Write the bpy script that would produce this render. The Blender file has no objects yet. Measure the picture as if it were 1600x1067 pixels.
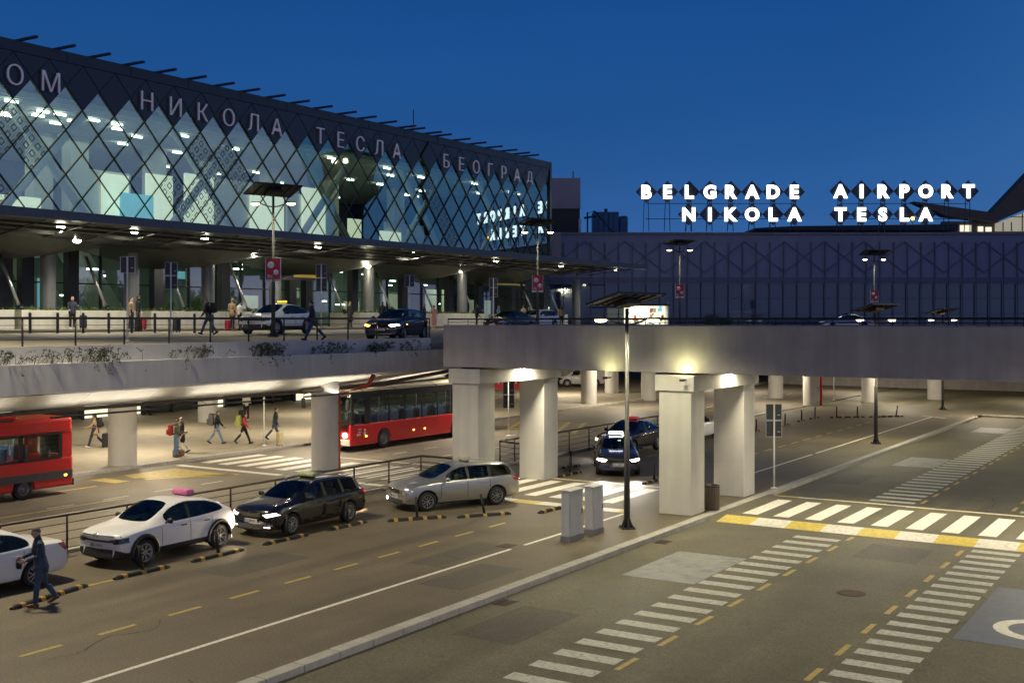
import bpy, bmesh, math, random
from mathutils import Vector, Matrix
from mathutils.bvhtree import BVHTree
sc = bpy.context.scene
COL = sc.collection
R = math.radians
PI = math.pi

# ---------------------------------------------------------------- camera
HEAD = 0.563776                      # camera heading, left of the road direction (+Y)
SA, CA = math.sin(HEAD), math.cos(HEAD)
EYE = 6.4
cd = bpy.data.cameras.new('camera')
cd.sensor_width = 36.0
cd.lens = 40.5
cd.shift_y = -33.5 / 1600
cd.clip_start = 0.5
cd.clip_end = 4000
cam = bpy.data.objects.new('camera', cd)
cam.location = (0, 0, EYE)
cam.rotation_euler = (PI / 2, 0, HEAD)
COL.objects.link(cam)
sc.camera = cam

# ---------------------------------------------------------------- sky, sun, exposure
SUN_AZ = R(52)                       # sunset glow, clockwise from +Y
sc.view_settings.view_transform = 'Standard'
sc.view_settings.look = 'None'
sc.view_settings.exposure = 0.0
sc.view_settings.gamma = 1.0
world = bpy.data.worlds.new('World')
sc.world = world
world.use_nodes = True
wn, wl = world.node_tree.nodes, world.node_tree.links
bg = wn['Background']
sky = wn.new('ShaderNodeTexSky')
sky.sky_type = 'NISHITA'
sky.sun_disc = False
sky.sun_elevation = R(-3)
sky.sun_rotation = SUN_AZ
sky.ozone_density = 4
geo = wn.new('ShaderNodeTexCoord')
sep = wn.new('ShaderNodeSeparateXYZ')
wl.new(geo.outputs['Generated'], sep.inputs[0])
ramp = wn.new('ShaderNodeValToRGB')
wl.new(sep.outputs['Z'], ramp.inputs[0])
el = ramp.color_ramp.elements
el[0].position = 0.0
el[0].color = (.045, .135, .36, 1)
el[1].position = 1.0
el[1].color = (.004, .014, .055, 1)
for p, c in ((.10, (.024, .105, .315)), (.17, (.014, .085, .28)), (.27, (.008, .068, .25)), (.45, (.007, .03, .115))):
    e = el.new(p)
    e.color = (*c, 1)
dot = wn.new('ShaderNodeVectorMath')
dot.operation = 'DOT_PRODUCT'
dot.inputs[1].default_value = (math.sin(SUN_AZ), math.cos(SUN_AZ), 0.02)
wl.new(geo.outputs['Generated'], dot.inputs[0])
mr = wn.new('ShaderNodeMapRange')
mr.inputs[1].default_value = 0.35
mr.inputs[2].default_value = 1.0
mr.interpolation_type = 'SMOOTHSTEP'
wl.new(dot.outputs['Value'], mr.inputs[0])
ramp2 = wn.new('ShaderNodeValToRGB')
wl.new(sep.outputs['Z'], ramp2.inputs[0])
e2 = ramp2.color_ramp.elements
e2[0].position = 0.0
e2[0].color = (.30, .15, .15, 1)
e2[1].position = .8
e2[1].color = (.0, .0, .0, 1)
for p, c in ((.03, (.28, .17, .19)), (.07, (.07, .14, .18)), (.2, (.045, .15, .25)), (.4, (.03, .05, .09))):
    e = e2.new(p)
    e.color = (*c, 1)
glow = wn.new('ShaderNodeMix')
glow.data_type = 'RGBA'
glow.blend_type = 'ADD'
wl.new(mr.outputs[0], glow.inputs[0])
wl.new(ramp.outputs[0], glow.inputs[6])
wl.new(ramp2.outputs[0], glow.inputs[7])
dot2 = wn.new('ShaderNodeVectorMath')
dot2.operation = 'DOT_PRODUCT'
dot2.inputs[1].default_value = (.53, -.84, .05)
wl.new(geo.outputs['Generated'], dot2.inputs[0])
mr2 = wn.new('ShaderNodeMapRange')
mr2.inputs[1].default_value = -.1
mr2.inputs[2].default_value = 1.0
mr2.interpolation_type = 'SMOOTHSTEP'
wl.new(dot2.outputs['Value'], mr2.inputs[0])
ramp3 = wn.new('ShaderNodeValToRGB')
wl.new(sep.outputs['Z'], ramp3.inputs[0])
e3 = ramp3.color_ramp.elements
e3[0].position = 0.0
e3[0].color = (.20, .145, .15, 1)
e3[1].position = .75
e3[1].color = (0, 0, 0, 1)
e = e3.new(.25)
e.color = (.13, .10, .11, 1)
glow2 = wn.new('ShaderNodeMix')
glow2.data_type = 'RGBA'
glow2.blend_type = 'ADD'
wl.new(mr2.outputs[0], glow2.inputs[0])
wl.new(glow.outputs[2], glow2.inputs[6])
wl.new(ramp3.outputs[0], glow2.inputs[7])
tint = wn.new('ShaderNodeMix')
tint.data_type = 'RGBA'
tint.blend_type = 'ADD'
tint.inputs[0].default_value = 0.06
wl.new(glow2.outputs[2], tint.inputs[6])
wl.new(sky.outputs[0], tint.inputs[7])
cn_ = wn.new('ShaderNodeTexNoise')
cn_.inputs['Scale'].default_value = 2.2
cn_.inputs['Detail'].default_value = 5
cmap = wn.new('ShaderNodeMapping')
cmap.inputs['Scale'].default_value = (1, 1, 5)
cmap.inputs['Rotation'].default_value = (0, .25, 0)
wl.new(geo.outputs['Generated'], cmap.inputs[0])
wl.new(cmap.outputs[0], cn_.inputs['Vector'])
cr = wn.new('ShaderNodeMapRange')
cr.inputs[1].default_value, cr.inputs[2].default_value = .3, .7
cr.inputs[3].default_value, cr.inputs[4].default_value = .93, 1.07
wl.new(cn_.outputs[0], cr.inputs[0])
cs = wn.new('ShaderNodeVectorMath')
cs.operation = 'SCALE'
wl.new(tint.outputs[2], cs.inputs[0])
wl.new(cr.outputs[0], cs.inputs['Scale'])
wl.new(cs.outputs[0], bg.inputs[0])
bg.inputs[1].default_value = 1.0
sd = bpy.data.lights.new('sun', 'SUN')
sd.energy = 0.02
sd.angle = R(20)
sd.color = (1, .75, .7)
so = bpy.data.objects.new('sun', sd)
so.rotation_euler = (R(86), 0, PI - SUN_AZ)
COL.objects.link(so)

# ---------------------------------------------------------------- helpers
def P(u, d):                          # a point d metres ahead of the camera, u a column of the photo
    l = (u - 800) / 1800 * d
    return (-SA * d + CA * l, CA * d + SA * l)

def onX(u, X):                        # the Y at which a column of the photo crosses the plane X
    k = (u - 800) / 1800
    d = X / (-SA + CA * k)
    return CA * d + SA * k * d

class MB:
    """collects faces, each with a material slot, and links them as one mesh object"""
    def __init__(s):
        s.v, s.f, s.m, s.sm = [], [], [], []
    def face(s, pts, m=0, smooth=False):
        n = len(s.v)
        s.v += [tuple(p) for p in pts]
        s.f.append(tuple(range(n, n + len(pts))))
        s.m.append(m)
        s.sm.append(smooth)
        return s
    def mesh(s, vs, fs, m=0, smooth=False):
        n = len(s.v)
        s.v += [tuple(p) for p in vs]
        for f in fs:
            s.f.append(tuple(i + n for i in f))
            s.m.append(m)
            s.sm.append(smooth)
        return s
    def box(s, x0, x1, y0, y1, z0, z1, m=0, T=None, ch=0):
        vs = [(x, y, z) for x in (x0, x1) for y in (y0, y1) for z in (z0, z1)]
        fs = [(0, 1, 3, 2), (4, 6, 7, 5), (0, 4, 5, 1), (2, 3, 7, 6), (0, 2, 6, 4), (1, 5, 7, 3)]
        if ch:
            bm = bmesh.new()
            bv = [bm.verts.new(v) for v in vs]
            for f in fs:
                bm.faces.new([bv[i] for i in f])
            bmesh.ops.bevel(bm, geom=bm.edges[:], offset=ch, segments=2, affect='EDGES', profile=.5)
            bm.verts.index_update()
            vs = [v.co.copy() for v in bm.verts]
            fs = [[v.index for v in f.verts] for f in bm.faces]
            bm.free()
        if T:
            vs = [T @ Vector(v) for v in vs]
        return s.mesh(vs, fs, m)
    def prism(s, poly, a0, a1, axis='z', m=0, T=None, caps=True):
        """a polygon (list of 2D points) pushed from a0 to a1 along an axis"""
        def q(p, a):
            return {'z': (p[0], p[1], a), 'x': (a, p[0], p[1]), 'y': (p[0], a, p[1])}[axis]
        n = len(poly)
        vs = [q(p, a0) for p in poly] + [q(p, a1) for p in poly]
        if T:
            vs = [T @ Vector(v) for v in vs]
        fs = [(i, (i + 1) % n, n + (i + 1) % n, n + i) for i in range(n)]
        if caps:
            fs += [tuple(range(n))[::-1], tuple(range(n, 2 * n))]
        return s.mesh(vs, fs, m)
    def tube(s, pts, r, n=8, m=0, caps=True, smooth=True, up=None):
        """round bar along points; r a number or a list of numbers / (side, up) pairs"""
        pts = [Vector(p) for p in pts]
        rs = r if isinstance(r, (list, tuple)) else [r] * len(pts)
        vs, fs = [], []
        u0 = Vector(up) if up else None
        for i, p in enumerate(pts):
            t = (pts[min(i + 1, len(pts) - 1)] - pts[max(i - 1, 0)]).normalized()
            ref = u0 or (Vector((0, 0, 1)) if abs(t.z) < .9 else Vector((1, 0, 0)))
            a = ref.cross(t).normalized()
            b = t.cross(a).normalized()
            ra, rb = rs[i] if isinstance(rs[i], (list, tuple)) else (rs[i], rs[i])
            for k in range(n):
                w = 2 * PI * (k + .5) / n
                vs.append(p + a * (math.cos(w) * ra) + b * (math.sin(w) * rb))
        for i in range(len(pts) - 1):
            for k in range(n):
                k2 = (k + 1) % n
                fs.append((i * n + k, i * n + k2, (i + 1) * n + k2, (i + 1) * n + k))
        s.mesh(vs, fs, m, smooth)
        if caps:
            N = len(s.v) - len(vs)
            for base, rev in ((0, True), ((len(pts) - 1) * n, False)):
                f = [N + base + k for k in range(n)]
                s.f.append(tuple(f[::-1] if rev else f))
                s.m.append(m)
                s.sm.append(False)
        return s
    def ball(s, c, rx, ry=None, rz=None, m=0, nu=10, nv=7, T=None):
        ry = ry or rx
        rz = rz or rx
        vs, fs = [], []
        for j in range(1, nv):
            ph = PI * j / nv
            for i in range(nu):
                th = 2 * PI * i / nu
                vs.append((math.sin(ph) * math.cos(th) * rx, math.sin(ph) * math.sin(th) * ry, math.cos(ph) * rz))
        top, bot = len(vs), len(vs) + 1
        vs += [(0, 0, rz), (0, 0, -rz)]
        for j in range(nv - 2):
            for i in range(nu):
                i2 = (i + 1) % nu
                fs.append((j * nu + i, (j + 1) * nu + i, (j + 1) * nu + i2, j * nu + i2))
        for i in range(nu):
            i2 = (i + 1) % nu
            fs.append((top, i, i2))
            fs.append((bot, (nv - 2) * nu + i2, (nv - 2) * nu + i))
        vs = [Vector(v) for v in vs]
        if T:
            vs = [T @ v for v in vs]
        return s.mesh([v + Vector(c) for v in vs], fs, m, True)
    def lathe(s, prof, n=24, m=0, T=None, smooth=True, close=True):
        """profile of (radius, height) pairs turned about z"""
        vs, fs = [], []
        for r, z in prof:
            for k in range(n):
                w = 2 * PI * k / n
                vs.append(Vector((r * math.cos(w), r * math.sin(w), z)))
        for i in range(len(prof) - 1):
            for k in range(n):
                k2 = (k + 1) % n
                fs.append((i * n + k, i * n + k2, (i + 1) * n + k2, (i + 1) * n + k))
        if close:
            fs.append(tuple(range(n))[::-1])
            fs.append(tuple((len(prof) - 1) * n + k for k in range(n)))
        if T:
            vs = [T @ v for v in vs]
        return s.mesh(vs, fs, m, smooth)
    def build(s, name, mats, parent=None, merge=False):
        me = bpy.data.meshes.new(name)
        me.from_pydata(s.v, [], s.f)
        for mt in (mats if isinstance(mats, (list, tuple)) else [mats]):
            me.materials.append(mt)
        me.polygons.foreach_set('material_index', s.m)
        me.polygons.foreach_set('use_smooth', s.sm)
        bm = bmesh.new()
        bm.from_mesh(me)
        if merge:
            bmesh.ops.remove_doubles(bm, verts=bm.verts[:], dist=1e-4)
        bmesh.ops.recalc_face_normals(bm, faces=bm.faces[:])
        bm.to_mesh(me)
        bm.free()
        o = bpy.data.objects.new(name, me)
        COL.objects.link(o)
        o.parent = parent
        return o

def tag(o, label=None, cat=None, group=None, kind=None):
    if label: o['label'] = label
    if cat: o['category'] = cat
    if group: o['group'] = group
    if kind: o['kind'] = kind
    return o

def thing(name, label, cat, loc=(0, 0, 0), rz=0, group=None):
    o = bpy.data.objects.new(name, None)
    COL.objects.link(o)
    o.location = loc
    o.rotation_euler = (0, 0, rz)
    return tag(o, label, cat, group)

def dup(root, loc, rz, label, group=None):
    def cp(o, par):
        c = o.copy()
        COL.objects.link(c)
        c.parent = par
        for ch in list(o.children):
            cp(ch, c)
        return c
    c = cp(root, None)
    c.location = loc
    c.rotation_euler = (0, 0, rz)
    c['label'] = label
    if group: c['group'] = group
    return c

def lamp(kind, loc, power, color=(1, .86, .62), size=.15, parent=None, target=None, spot=140, blend=.6, name='lamp_light', shape=None):
    ld = bpy.data.lights.new(name, kind)
    ld.energy = power
    ld.color = color
    if kind == 'AREA':
        ld.shape = 'DISK' if shape is None else 'RECTANGLE'
        ld.size = size
        if shape: ld.size, ld.size_y = shape
    else:
        ld.shadow_soft_size = size
    if kind == 'SPOT':
        ld.spot_size = R(spot)
        ld.spot_blend = blend
    o = bpy.data.objects.new(name, ld)
    o.location = loc
    if target is not None:
        o.rotation_euler = (Vector(target) - Vector(loc)).to_track_quat('-Z', 'Y').to_euler()
    COL.objects.link(o)
    o.parent = parent
    return o

# ---------------------------------------------------------------- materials
M = {}
def mat(name, col, rough=.6, metal=0., var=.10, scale=3., bump=0., bscale=80., coat=0., spec=.5, streak=0., emit=None, es=1., speck=0.):
    m = bpy.data.materials.new(name)
    m.use_nodes = True
    n, l = m.node_tree.nodes, m.node_tree.links
    b = n['Principled BSDF']
    b.inputs['Roughness'].default_value = rough
    b.inputs['Metallic'].default_value = metal
    b.inputs['Specular IOR Level'].default_value = spec
    b.inputs['Coat Weight'].default_value = coat
    b.inputs['Coat Roughness'].default_value = .04
    tc = n.new('ShaderNodeTexCoord')
    nz = n.new('ShaderNodeTexNoise')
    nz.inputs['Scale'].default_value = scale
    nz.inputs['Detail'].default_value = 7
    nz.inputs['Roughness'].default_value = .62
    l.new(tc.outputs['Object'], nz.inputs['Vector'])
    rr = n.new('ShaderNodeMapRange')
    rr.inputs[1].default_value, rr.inputs[2].default_value = .28, .72
    rr.inputs[3].default_value, rr.inputs[4].default_value = 1 - var, 1 + var
    l.new(nz.outputs[0], rr.inputs[0])
    val = rr.outputs[0]
    def mul(a, bb):
        q = n.new('ShaderNodeMath')
        q.operation = 'MULTIPLY'
        l.new(a, q.inputs[0])
        l.new(bb, q.inputs[1])
        return q.outputs[0]
    if streak:
        mp = n.new('ShaderNodeMapping')
        mp.inputs['Scale'].default_value = (1.6, 1.6, .12)
        l.new(tc.outputs['Object'], mp.inputs[0])
        n2 = n.new('ShaderNodeTexNoise')
        n2.inputs['Scale'].default_value = 1.5
        n2.inputs['Detail'].default_value = 6
        l.new(mp.outputs[0], n2.inputs['Vector'])
        r2 = n.new('ShaderNodeMapRange')
        r2.inputs[1].default_value, r2.inputs[2].default_value = .3, .7
        r2.inputs[3].default_value, r2.inputs[4].default_value = 1 - streak, 1 + streak * .4
        l.new(n2.outputs[0], r2.inputs[0])
        val = mul(val, r2.outputs[0])
    if speck:
        n3 = n.new('ShaderNodeTexNoise')
        n3.inputs['Scale'].default_value = 22
        n3.inputs['Detail'].default_value = 4
        l.new(tc.outputs['Object'], n3.inputs['Vector'])
        r3 = n.new('ShaderNodeMapRange')
        r3.inputs[1].default_value, r3.inputs[2].default_value = .3, .7
        r3.inputs[3].default_value, r3.inputs[4].default_value = 1 - speck, 1 + speck
        l.new(n3.outputs[0], r3.inputs[0])
        val = mul(val, r3.outputs[0])
    mx = n.new('ShaderNodeVectorMath')
    mx.operation = 'SCALE'
    mx.inputs[0].default_value = col
    l.new(val, mx.inputs['Scale'])
    l.new(mx.outputs[0], b.inputs['Base Color'])
    if bump:
        nb = n.new('ShaderNodeTexNoise')
        nb.inputs['Scale'].default_value = bscale
        nb.inputs['Detail'].default_value = 4
        l.new(tc.outputs['Object'], nb.inputs['Vector'])
        bp = n.new('ShaderNodeBump')
        bp.inputs['Strength'].default_value = bump
        bp.inputs['Distance'].default_value = .02
        l.new(nb.outputs[0], bp.inputs['Height'])
        l.new(bp.outputs[0], b.inputs['Normal'])
    if emit:
        b.inputs['Emission Color'].default_value = (*emit, 1)
        b.inputs['Emission Strength'].default_value = es
    M[name] = m
    return m

def glass(name, tint=(.8, .88, .86), ior=1.5, rough=.02, gain=1.0, base=0.0):
    """thin pane: reflects by the Fresnel law, lets the rest through tinted"""
    m = bpy.data.materials.new(name)
    m.use_nodes = True
    n, l = m.node_tree.nodes, m.node_tree.links
    n.remove(n['Principled BSDF'])
    out = n['Material Output']
    t = n.new('ShaderNodeBsdfTransparent')
    t.inputs[0].default_value = (*tint, 1)
    g = n.new('ShaderNodeBsdfGlossy')
    g.inputs['Roughness'].default_value = rough
    g.inputs[0].default_value = (.80, .97, 1, 1)
    f = n.new('ShaderNodeFresnel')
    f.inputs[0].default_value = ior
    mr = n.new('ShaderNodeMapRange')
    mr.inputs[3].default_value = base
    mr.inputs[4].default_value = gain
    l.new(f.outputs[0], mr.inputs[0])
    mx = n.new('ShaderNodeMixShader')
    l.new(mr.outputs[0], mx.inputs[0])
    l.new(t.outputs[0], mx.inputs[1])
    l.new(g.outputs[0], mx.inputs[2])
    l.new(mx.outputs[0], out.inputs[0])
    M[name] = m
    return m

def worn(name, col, under, amount=.5, scale=9.):
    """road paint worn through to what lies under it in irregular patches"""
    m = mat(name, col, .55, var=.12, scale=5, bump=.15)
    n, l = m.node_tree.nodes, m.node_tree.links
    b = n['Principled BSDF']
    src = b.inputs['Base Color'].links[0].from_socket
    tc = n.new('ShaderNodeTexCoord')
    nz = n.new('ShaderNodeTexNoise')
    nz.inputs['Scale'].default_value = scale
    nz.inputs['Detail'].default_value = 9
    nz.inputs['Roughness'].default_value = .75
    l.new(tc.outputs['Object'], nz.inputs['Vector'])
    r = n.new('ShaderNodeMapRange')
    r.inputs[1].default_value = .48
    r.inputs[2].default_value = .66
    r.inputs[4].default_value = amount
    l.new(nz.outputs[0], r.inputs[0])
    mx = n.new('ShaderNodeMix')
    mx.data_type = 'RGBA'
    l.new(r.outputs[0], mx.inputs[0])
    l.new(src, mx.inputs[6])
    mx.inputs[7].default_value = (*under, 1)
    l.new(mx.outputs[2], b.inputs['Base Color'])
    return m

def asphalt(name, col, rough=.62):
    """asphalt: fine aggregate, broad patches, long tyre-worn streaks along the lanes"""
    m = mat(name, col, rough, var=.26, scale=.28, bump=.4, bscale=45, speck=.36)
    n, l = m.node_tree.nodes, m.node_tree.links
    b = n['Principled BSDF']
    src = b.inputs['Base Color'].links[0].from_socket
    tc = n.new('ShaderNodeTexCoord')
    mp = n.new('ShaderNodeMapping')
    mp.inputs['Scale'].default_value = (1.1, .045, 1)
    l.new(tc.outputs['Object'], mp.inputs[0])
    nz = n.new('ShaderNodeTexNoise')
    nz.inputs['Scale'].default_value = 1.4
    nz.inputs['Detail'].default_value = 6
    l.new(mp.outputs[0], nz.inputs['Vector'])
    r = n.new('ShaderNodeMapRange')
    r.inputs[1].default_value, r.inputs[2].default_value = .3, .7
    r.inputs[3].default_value, r.inputs[4].default_value = .78, 1.18
    l.new(nz.outputs[0], r.inputs[0])
    vo = n.new('ShaderNodeTexNoise')
    vo.inputs['Scale'].default_value = 1.3
    vo.inputs['Detail'].default_value = 8
    vo.inputs['Roughness'].default_value = .7
    l.new(tc.outputs['Object'], vo.inputs['Vector'])
    r2 = n.new('ShaderNodeMapRange')
    r2.inputs[1].default_value, r2.inputs[2].default_value = .60, .72
    r2.inputs[3].default_value, r2.inputs[4].default_value = 1, .62
    l.new(vo.outputs[0], r2.inputs[0])
    q = n.new('ShaderNodeMath')
    q.operation = 'MULTIPLY'
    l.new(r.outputs[0], q.inputs[0])
    l.new(r2.outputs[0], q.inputs[1])
    mx = n.new('ShaderNodeVectorMath')
    mx.operation = 'SCALE'
    l.new(src, mx.inputs[0])
    l.new(q.outputs[0], mx.inputs['Scale'])
    l.new(mx.outputs[0], b.inputs['Base Color'])
    rg = n.new('ShaderNodeMapRange')
    rg.inputs[3].default_value, rg.inputs[4].default_value = rough - .14, rough + .16
    l.new(nz.outputs[0], rg.inputs[0])
    l.new(rg.outputs[0], b.inputs['Roughness'])
    return m

asphalt('asphalt_dark', (.122, .101, .068))
asphalt('asphalt_green', (.114, .106, .069))
asphalt('asphalt_inner', (.150, .130, .100))
asphalt('asphalt_ground', (.085, .08, .068))
mat('paving', (.30, .265, .20), .7, var=.14, scale=.8, bump=.2, speck=.08)
mat('kerb_stone', (.36, .35, .32), .75, var=.18, scale=2.2, bump=.3, bscale=30, speck=.1)
worn('paint_white', (.74, .72, .64), (.14, .13, .105), .5)
worn('paint_dim', (.50, .50, .44), (.11, .105, .08), .75)
worn('paint_yellow', (.64, .50, .085), (.13, .12, .09), .5)
worn('paint_faint', (.44, .34, .10), (.16, .14, .11), .8, 4.)
worn('paint_ochre', (.44, .33, .085), (.10, .09, .07), .5)
worn('paint_patch', (.27, .28, .28), (.13, .13, .12), .75, 2.2)
worn('paint_blue', (.105, .125, .175), (.14, .14, .14), .8, 2.5)
mat('concrete', (.36, .335, .335), .75, var=.12, scale=1.2, bump=.15, bscale=25, streak=.14)
mat('concrete_pier', (.52, .51, .48), .6, var=.06, scale=1.5, bump=.08, bscale=25, streak=.10)
mat('concrete_fascia', (.50, .495, .50), .75, var=.10, scale=1.1, bump=.15, bscale=25, streak=.12)
mat('white_panel', (.62, .60, .56), .45, var=.06, scale=2, streak=.08)
mat('planter_concrete', (.52, .50, .45), .75, var=.08, scale=2, streak=.1)
mat('black_metal', (.012, .012, .014), .45, var=.15)
mat('dark_metal', (.045, .045, .05), .42, .3, var=.12)
mat('grey_metal', (.22, .22, .23), .4, .6, var=.1)
mat('steel', (.50, .50, .50), .28, .9, var=.08)
mat('rail_bronze', (.10, .085, .07), .4, .6, var=.12)
mat('pole_grey', (.055, .055, .058), .6, .1, var=.1)
mat('cabinet_grey', (.40, .41, .44), .5, var=.05, streak=.08)
mat('cabinet_base', (.16, .16, .17), .7)
mat('slate_cladding', (.032, .032, .048), .35, .2, var=.10, scale=.8)
mat('slate_band', (.040, .040, .055), .4, .2, var=.10, scale=.8)
mat('mullion', (.012, .013, .02), .4, .2)
mat('letter_white', (.75, .73, .78), .4, var=.04, emit=(.78, .74, .86), es=.07)
mat('letter_lit', (.9, .95, 1), .4, var=0, emit=(.78, .92, 1.0), es=4.0)
mat('inner_white', (.66, .66, .60), .7, var=.05)
mat('inner_grey', (.20, .21, .21), .7, var=.1)
mat('batten', (.05, .052, .05), .5)
mat('inner_floor', (.32, .32, .29), .3, var=.08)
mat('inner_green', (.15, .20, .17), .6, var=.15, scale=.4)
mat('inner_dark', (.03, .035, .035), .5)
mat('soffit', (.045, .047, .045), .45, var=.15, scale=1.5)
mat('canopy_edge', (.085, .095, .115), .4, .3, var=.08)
mat('column_grey', (.16, .165, .17), .42, .3, var=.06)
mat('rubber', (.016, .016, .016), .75, var=.2)
mat('rubber_yellow', (.42, .25, .045), .5, var=.15, scale=12)
mat('plastic_black', (.014, .014, .015), .5, var=.1)
mat('tyre', (.018, .018, .018), .8, var=.15)
mat('rim_silver', (.48, .48, .49), .28, .85, var=.06)
mat('chrome', (.72, .72, .72), .12, 1.0, var=.03)
mat('car_white', (.78, .78, .79), .28, var=.02, coat=.8)
mat('car_black', (.006, .006, .009), .2, var=.02, coat=1.)
mat('car_navy', (.010, .011, .020), .2, var=.02, coat=1.)
mat('car_grey', (.045, .045, .058), .22, .5, var=.03, coat=1.)
mat('car_silver', (.42, .42, .41), .3, .75, var=.03, coat=.8)
mat('bus_red', (.62, .022, .024), .3, var=.05, coat=.5)
mat('bus_cream', (.72, .68, .55), .45, var=.06)
mat('grey_trim', (.07, .07, .075), .55, var=.1)
mat('lamp_clear', (.5, .52, .55), .12, .6, var=.25, scale=14)
mat('lamp_dark', (.05, .055, .065), .12, .3, var=.6, scale=16, coat=.6)
mat('tail_red', (.35, .008, .012), .2, var=.1, coat=.5)
mat('plate_white', (.75, .75, .72), .4, var=.02)
mat('plate_ink', (.02, .02, .03), .5)
mat('plate_blue', (.03, .08, .35), .5)
mat('head_on', (1, 1, 1), .2, var=0, emit=(1, .95, .84), es=22)
mat('head_soft', (1, 1, 1), .2, var=0, emit=(1, .90, .70), es=3.2)
mat('blink_on', (1, .5, .1), .2, var=0, emit=(1, .42, .05), es=9)
mat('tail_on', (.8, .02, .02), .2, var=0, emit=(1, .04, .03), es=1.3)
mat('lamp_on', (1, 1, .8), .2, var=0, emit=(1, .93, .55), es=14)
mat('down_on', (1, 1, .8), .2, var=0, emit=(1, .93, .70), es=30)
mat('strip_on', (1, 1, .9), .2, var=0, emit=(1, .98, .86), es=8)
mat('screen_cyan', (.2, .7, .8), .2, var=.3, scale=.8, emit=(.30, .75, .95), es=.55)
mat('panel_warm', (.7, .66, .5), .4, var=.2, scale=.9, emit=(1, .95, .72), es=.95)
mat('hall_window', (.5, .47, .38), .4, var=.15, scale=.6, emit=(1, .9, .62), es=.30)
mat('lobby_panel', (.5, .5, .42), .4, var=.25, scale=.9, emit=(.95, .95, .7), es=.30)
mat('solar_cell', (.02, .022, .032), .5, .2, var=.25, scale=7)
mat('solar_back', (.022, .020, .016), .5, var=.2, scale=5)
mat('banner_red', (.58, .03, .05), .5, var=.05)
mat('banner_white', (.75, .73, .72), .5)
mat('sign_back', (.035, .038, .045), .4, .2, var=.1)
mat('sign_white', (.72, .72, .70), .5)
mat('pipe_red', (.50, .07, .035), .5, var=.1)
mat('pipe_brown', (.10, .075, .05), .6, var=.15)
mat('grass_green', (.075, .13, .03), .8, var=.4, scale=9)
mat('bush_green', (.035, .085, .018), .8, var=.4, scale=9)
mat('weed', (.035, .042, .022), .85, var=.4, scale=7)
mat('old_lattice', (.145, .152, .22), .5)
mat('tree_leaf', (.035, .05, .02), .8, var=.3, scale=1)
mat('bark', (.07, .05, .035), .9, var=.3)
mat('skin', (.50, .31, .22), .55, var=.08, scale=8)
mat('hair_dark', (.018, .013, .010), .6, var=.3, scale=30)
mat('hair_grey', (.16, .14, .12), .6, var=.3, scale=30)
mat('hair_blond', (.42, .27, .11), .6, var=.3, scale=30)
mat('eye_dark', (.01, .01, .01), .2)
mat('tank_blue', (.045, .16, .30), .5, var=.12, scale=.8, streak=.15)
mat('tower_pink', (.42, .36, .38), .7, var=.06, streak=.08)
mat('old_wall', (.235, .255, .37), .5, .1, var=.08, scale=.5)
mat('old_roof', (.15, .12, .085), .6, var=.15, scale=.6)
mat('roof_grey', (.22, .22, .26), .6, var=.1)
mat('manhole_iron', (.085, .05, .04), .7, .3, var=.3, scale=8)
mat('dirt_brown', (.16, .09, .05), .9, var=.25)
for nm, c in dict(cloth_black=(.010, .010, .012), cloth_denim=(.042, .072, .13), cloth_lightdenim=(.13, .22, .36), cloth_navy=(.018, .022, .048), cloth_green=(.085, .105, .06),
                  cloth_darkgreen=(.020, .045, .040), cloth_tan=(.36, .25, .15), cloth_white=(.62, .60, .56), cloth_pink=(.62, .30, .24), cloth_blue=(.20, .32, .48),
                  cloth_grey=(.09, .09, .10), cloth_red=(.42, .04, .04), cloth_lime=(.36, .42, .10), cloth_jacket=(.028, .042, .066), shoe_brown=(.15, .06, .03),
                  shoe_white=(.65, .62, .58), shoe_black=(.012, .012, .012), case_cream=(.50, .44, .27), case_black=(.016, .015, .015), case_red=(.50, .03, .05),
                  taxi_pink=(.60, .16, .36), taxi_green=(.42, .46, .26), taxi_grey=(.35, .33, .28)).items():
    mat(nm, c, .75, var=.28, scale=9, bump=.5, bscale=14)
mat('seat_grey', (.16, .165, .16), .8, var=.2)
mat('taxi_lit', (.9, .9, .95), .3, var=0, emit=(.9, .93, 1), es=3.5)
mat('taxi_yellow', (.8, .65, .05), .3, var=0, emit=(1, .8, .1), es=.8)
mat('sign_yellow', (.5, .38, .05), .4, var=.2, scale=20, emit=(1, .75, .1), es=.10)
mat('taxi_red', (.6, .08, .07), .3, var=.1, emit=(.9, .12, .1), es=.25)
glass('facade_glass', (.50, .68, .62), 1.8, .012, 1.0, .16)
glass('lobby_glass', (.55, .72, .65), 1.7, .015, 1.0, .15)
glass('car_glass', (.52, .62, .54), 1.5, .02, 1.0, .02)
glass('bus_glass', (.55, .62, .60), 1.5, .02, 1.0, .02)
glass('old_glass', (.42, .42, .50), 1.5, .05, 1.0, .04)

def text_mesh(ch, size, depth, offset=0.):
    cu = bpy.data.curves.new('lettering', 'FONT')
    cu.body = ch
    cu.size = size
    cu.extrude = depth / 2
    cu.offset = offset
    cu.align_x = 'CENTER'
    cu.align_y = 'CENTER'
    cu.resolution_u = 4
    o = bpy.data.objects.new('lettering', cu)
    COL.objects.link(o)
    bpy.context.view_layer.update()
    me = bpy.data.meshes.new_from_object(o.evaluated_get(bpy.context.evaluated_depsgraph_get()))
    bpy.data.objects.remove(o)
    xs = [v.co.x for v in me.vertices]
    ys = [v.co.y for v in me.vertices]
    cx, cy = (min(xs) + max(xs)) / 2, (min(ys) + max(ys)) / 2
    vs = [(v.co.x - cx, v.co.y - cy, v.co.z) for v in me.vertices]
    fs = [tuple(p.vertices) for p in me.polygons]
    bpy.data.meshes.remove(me)
    bpy.data.curves.remove(cu)
    return vs, fs
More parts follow.
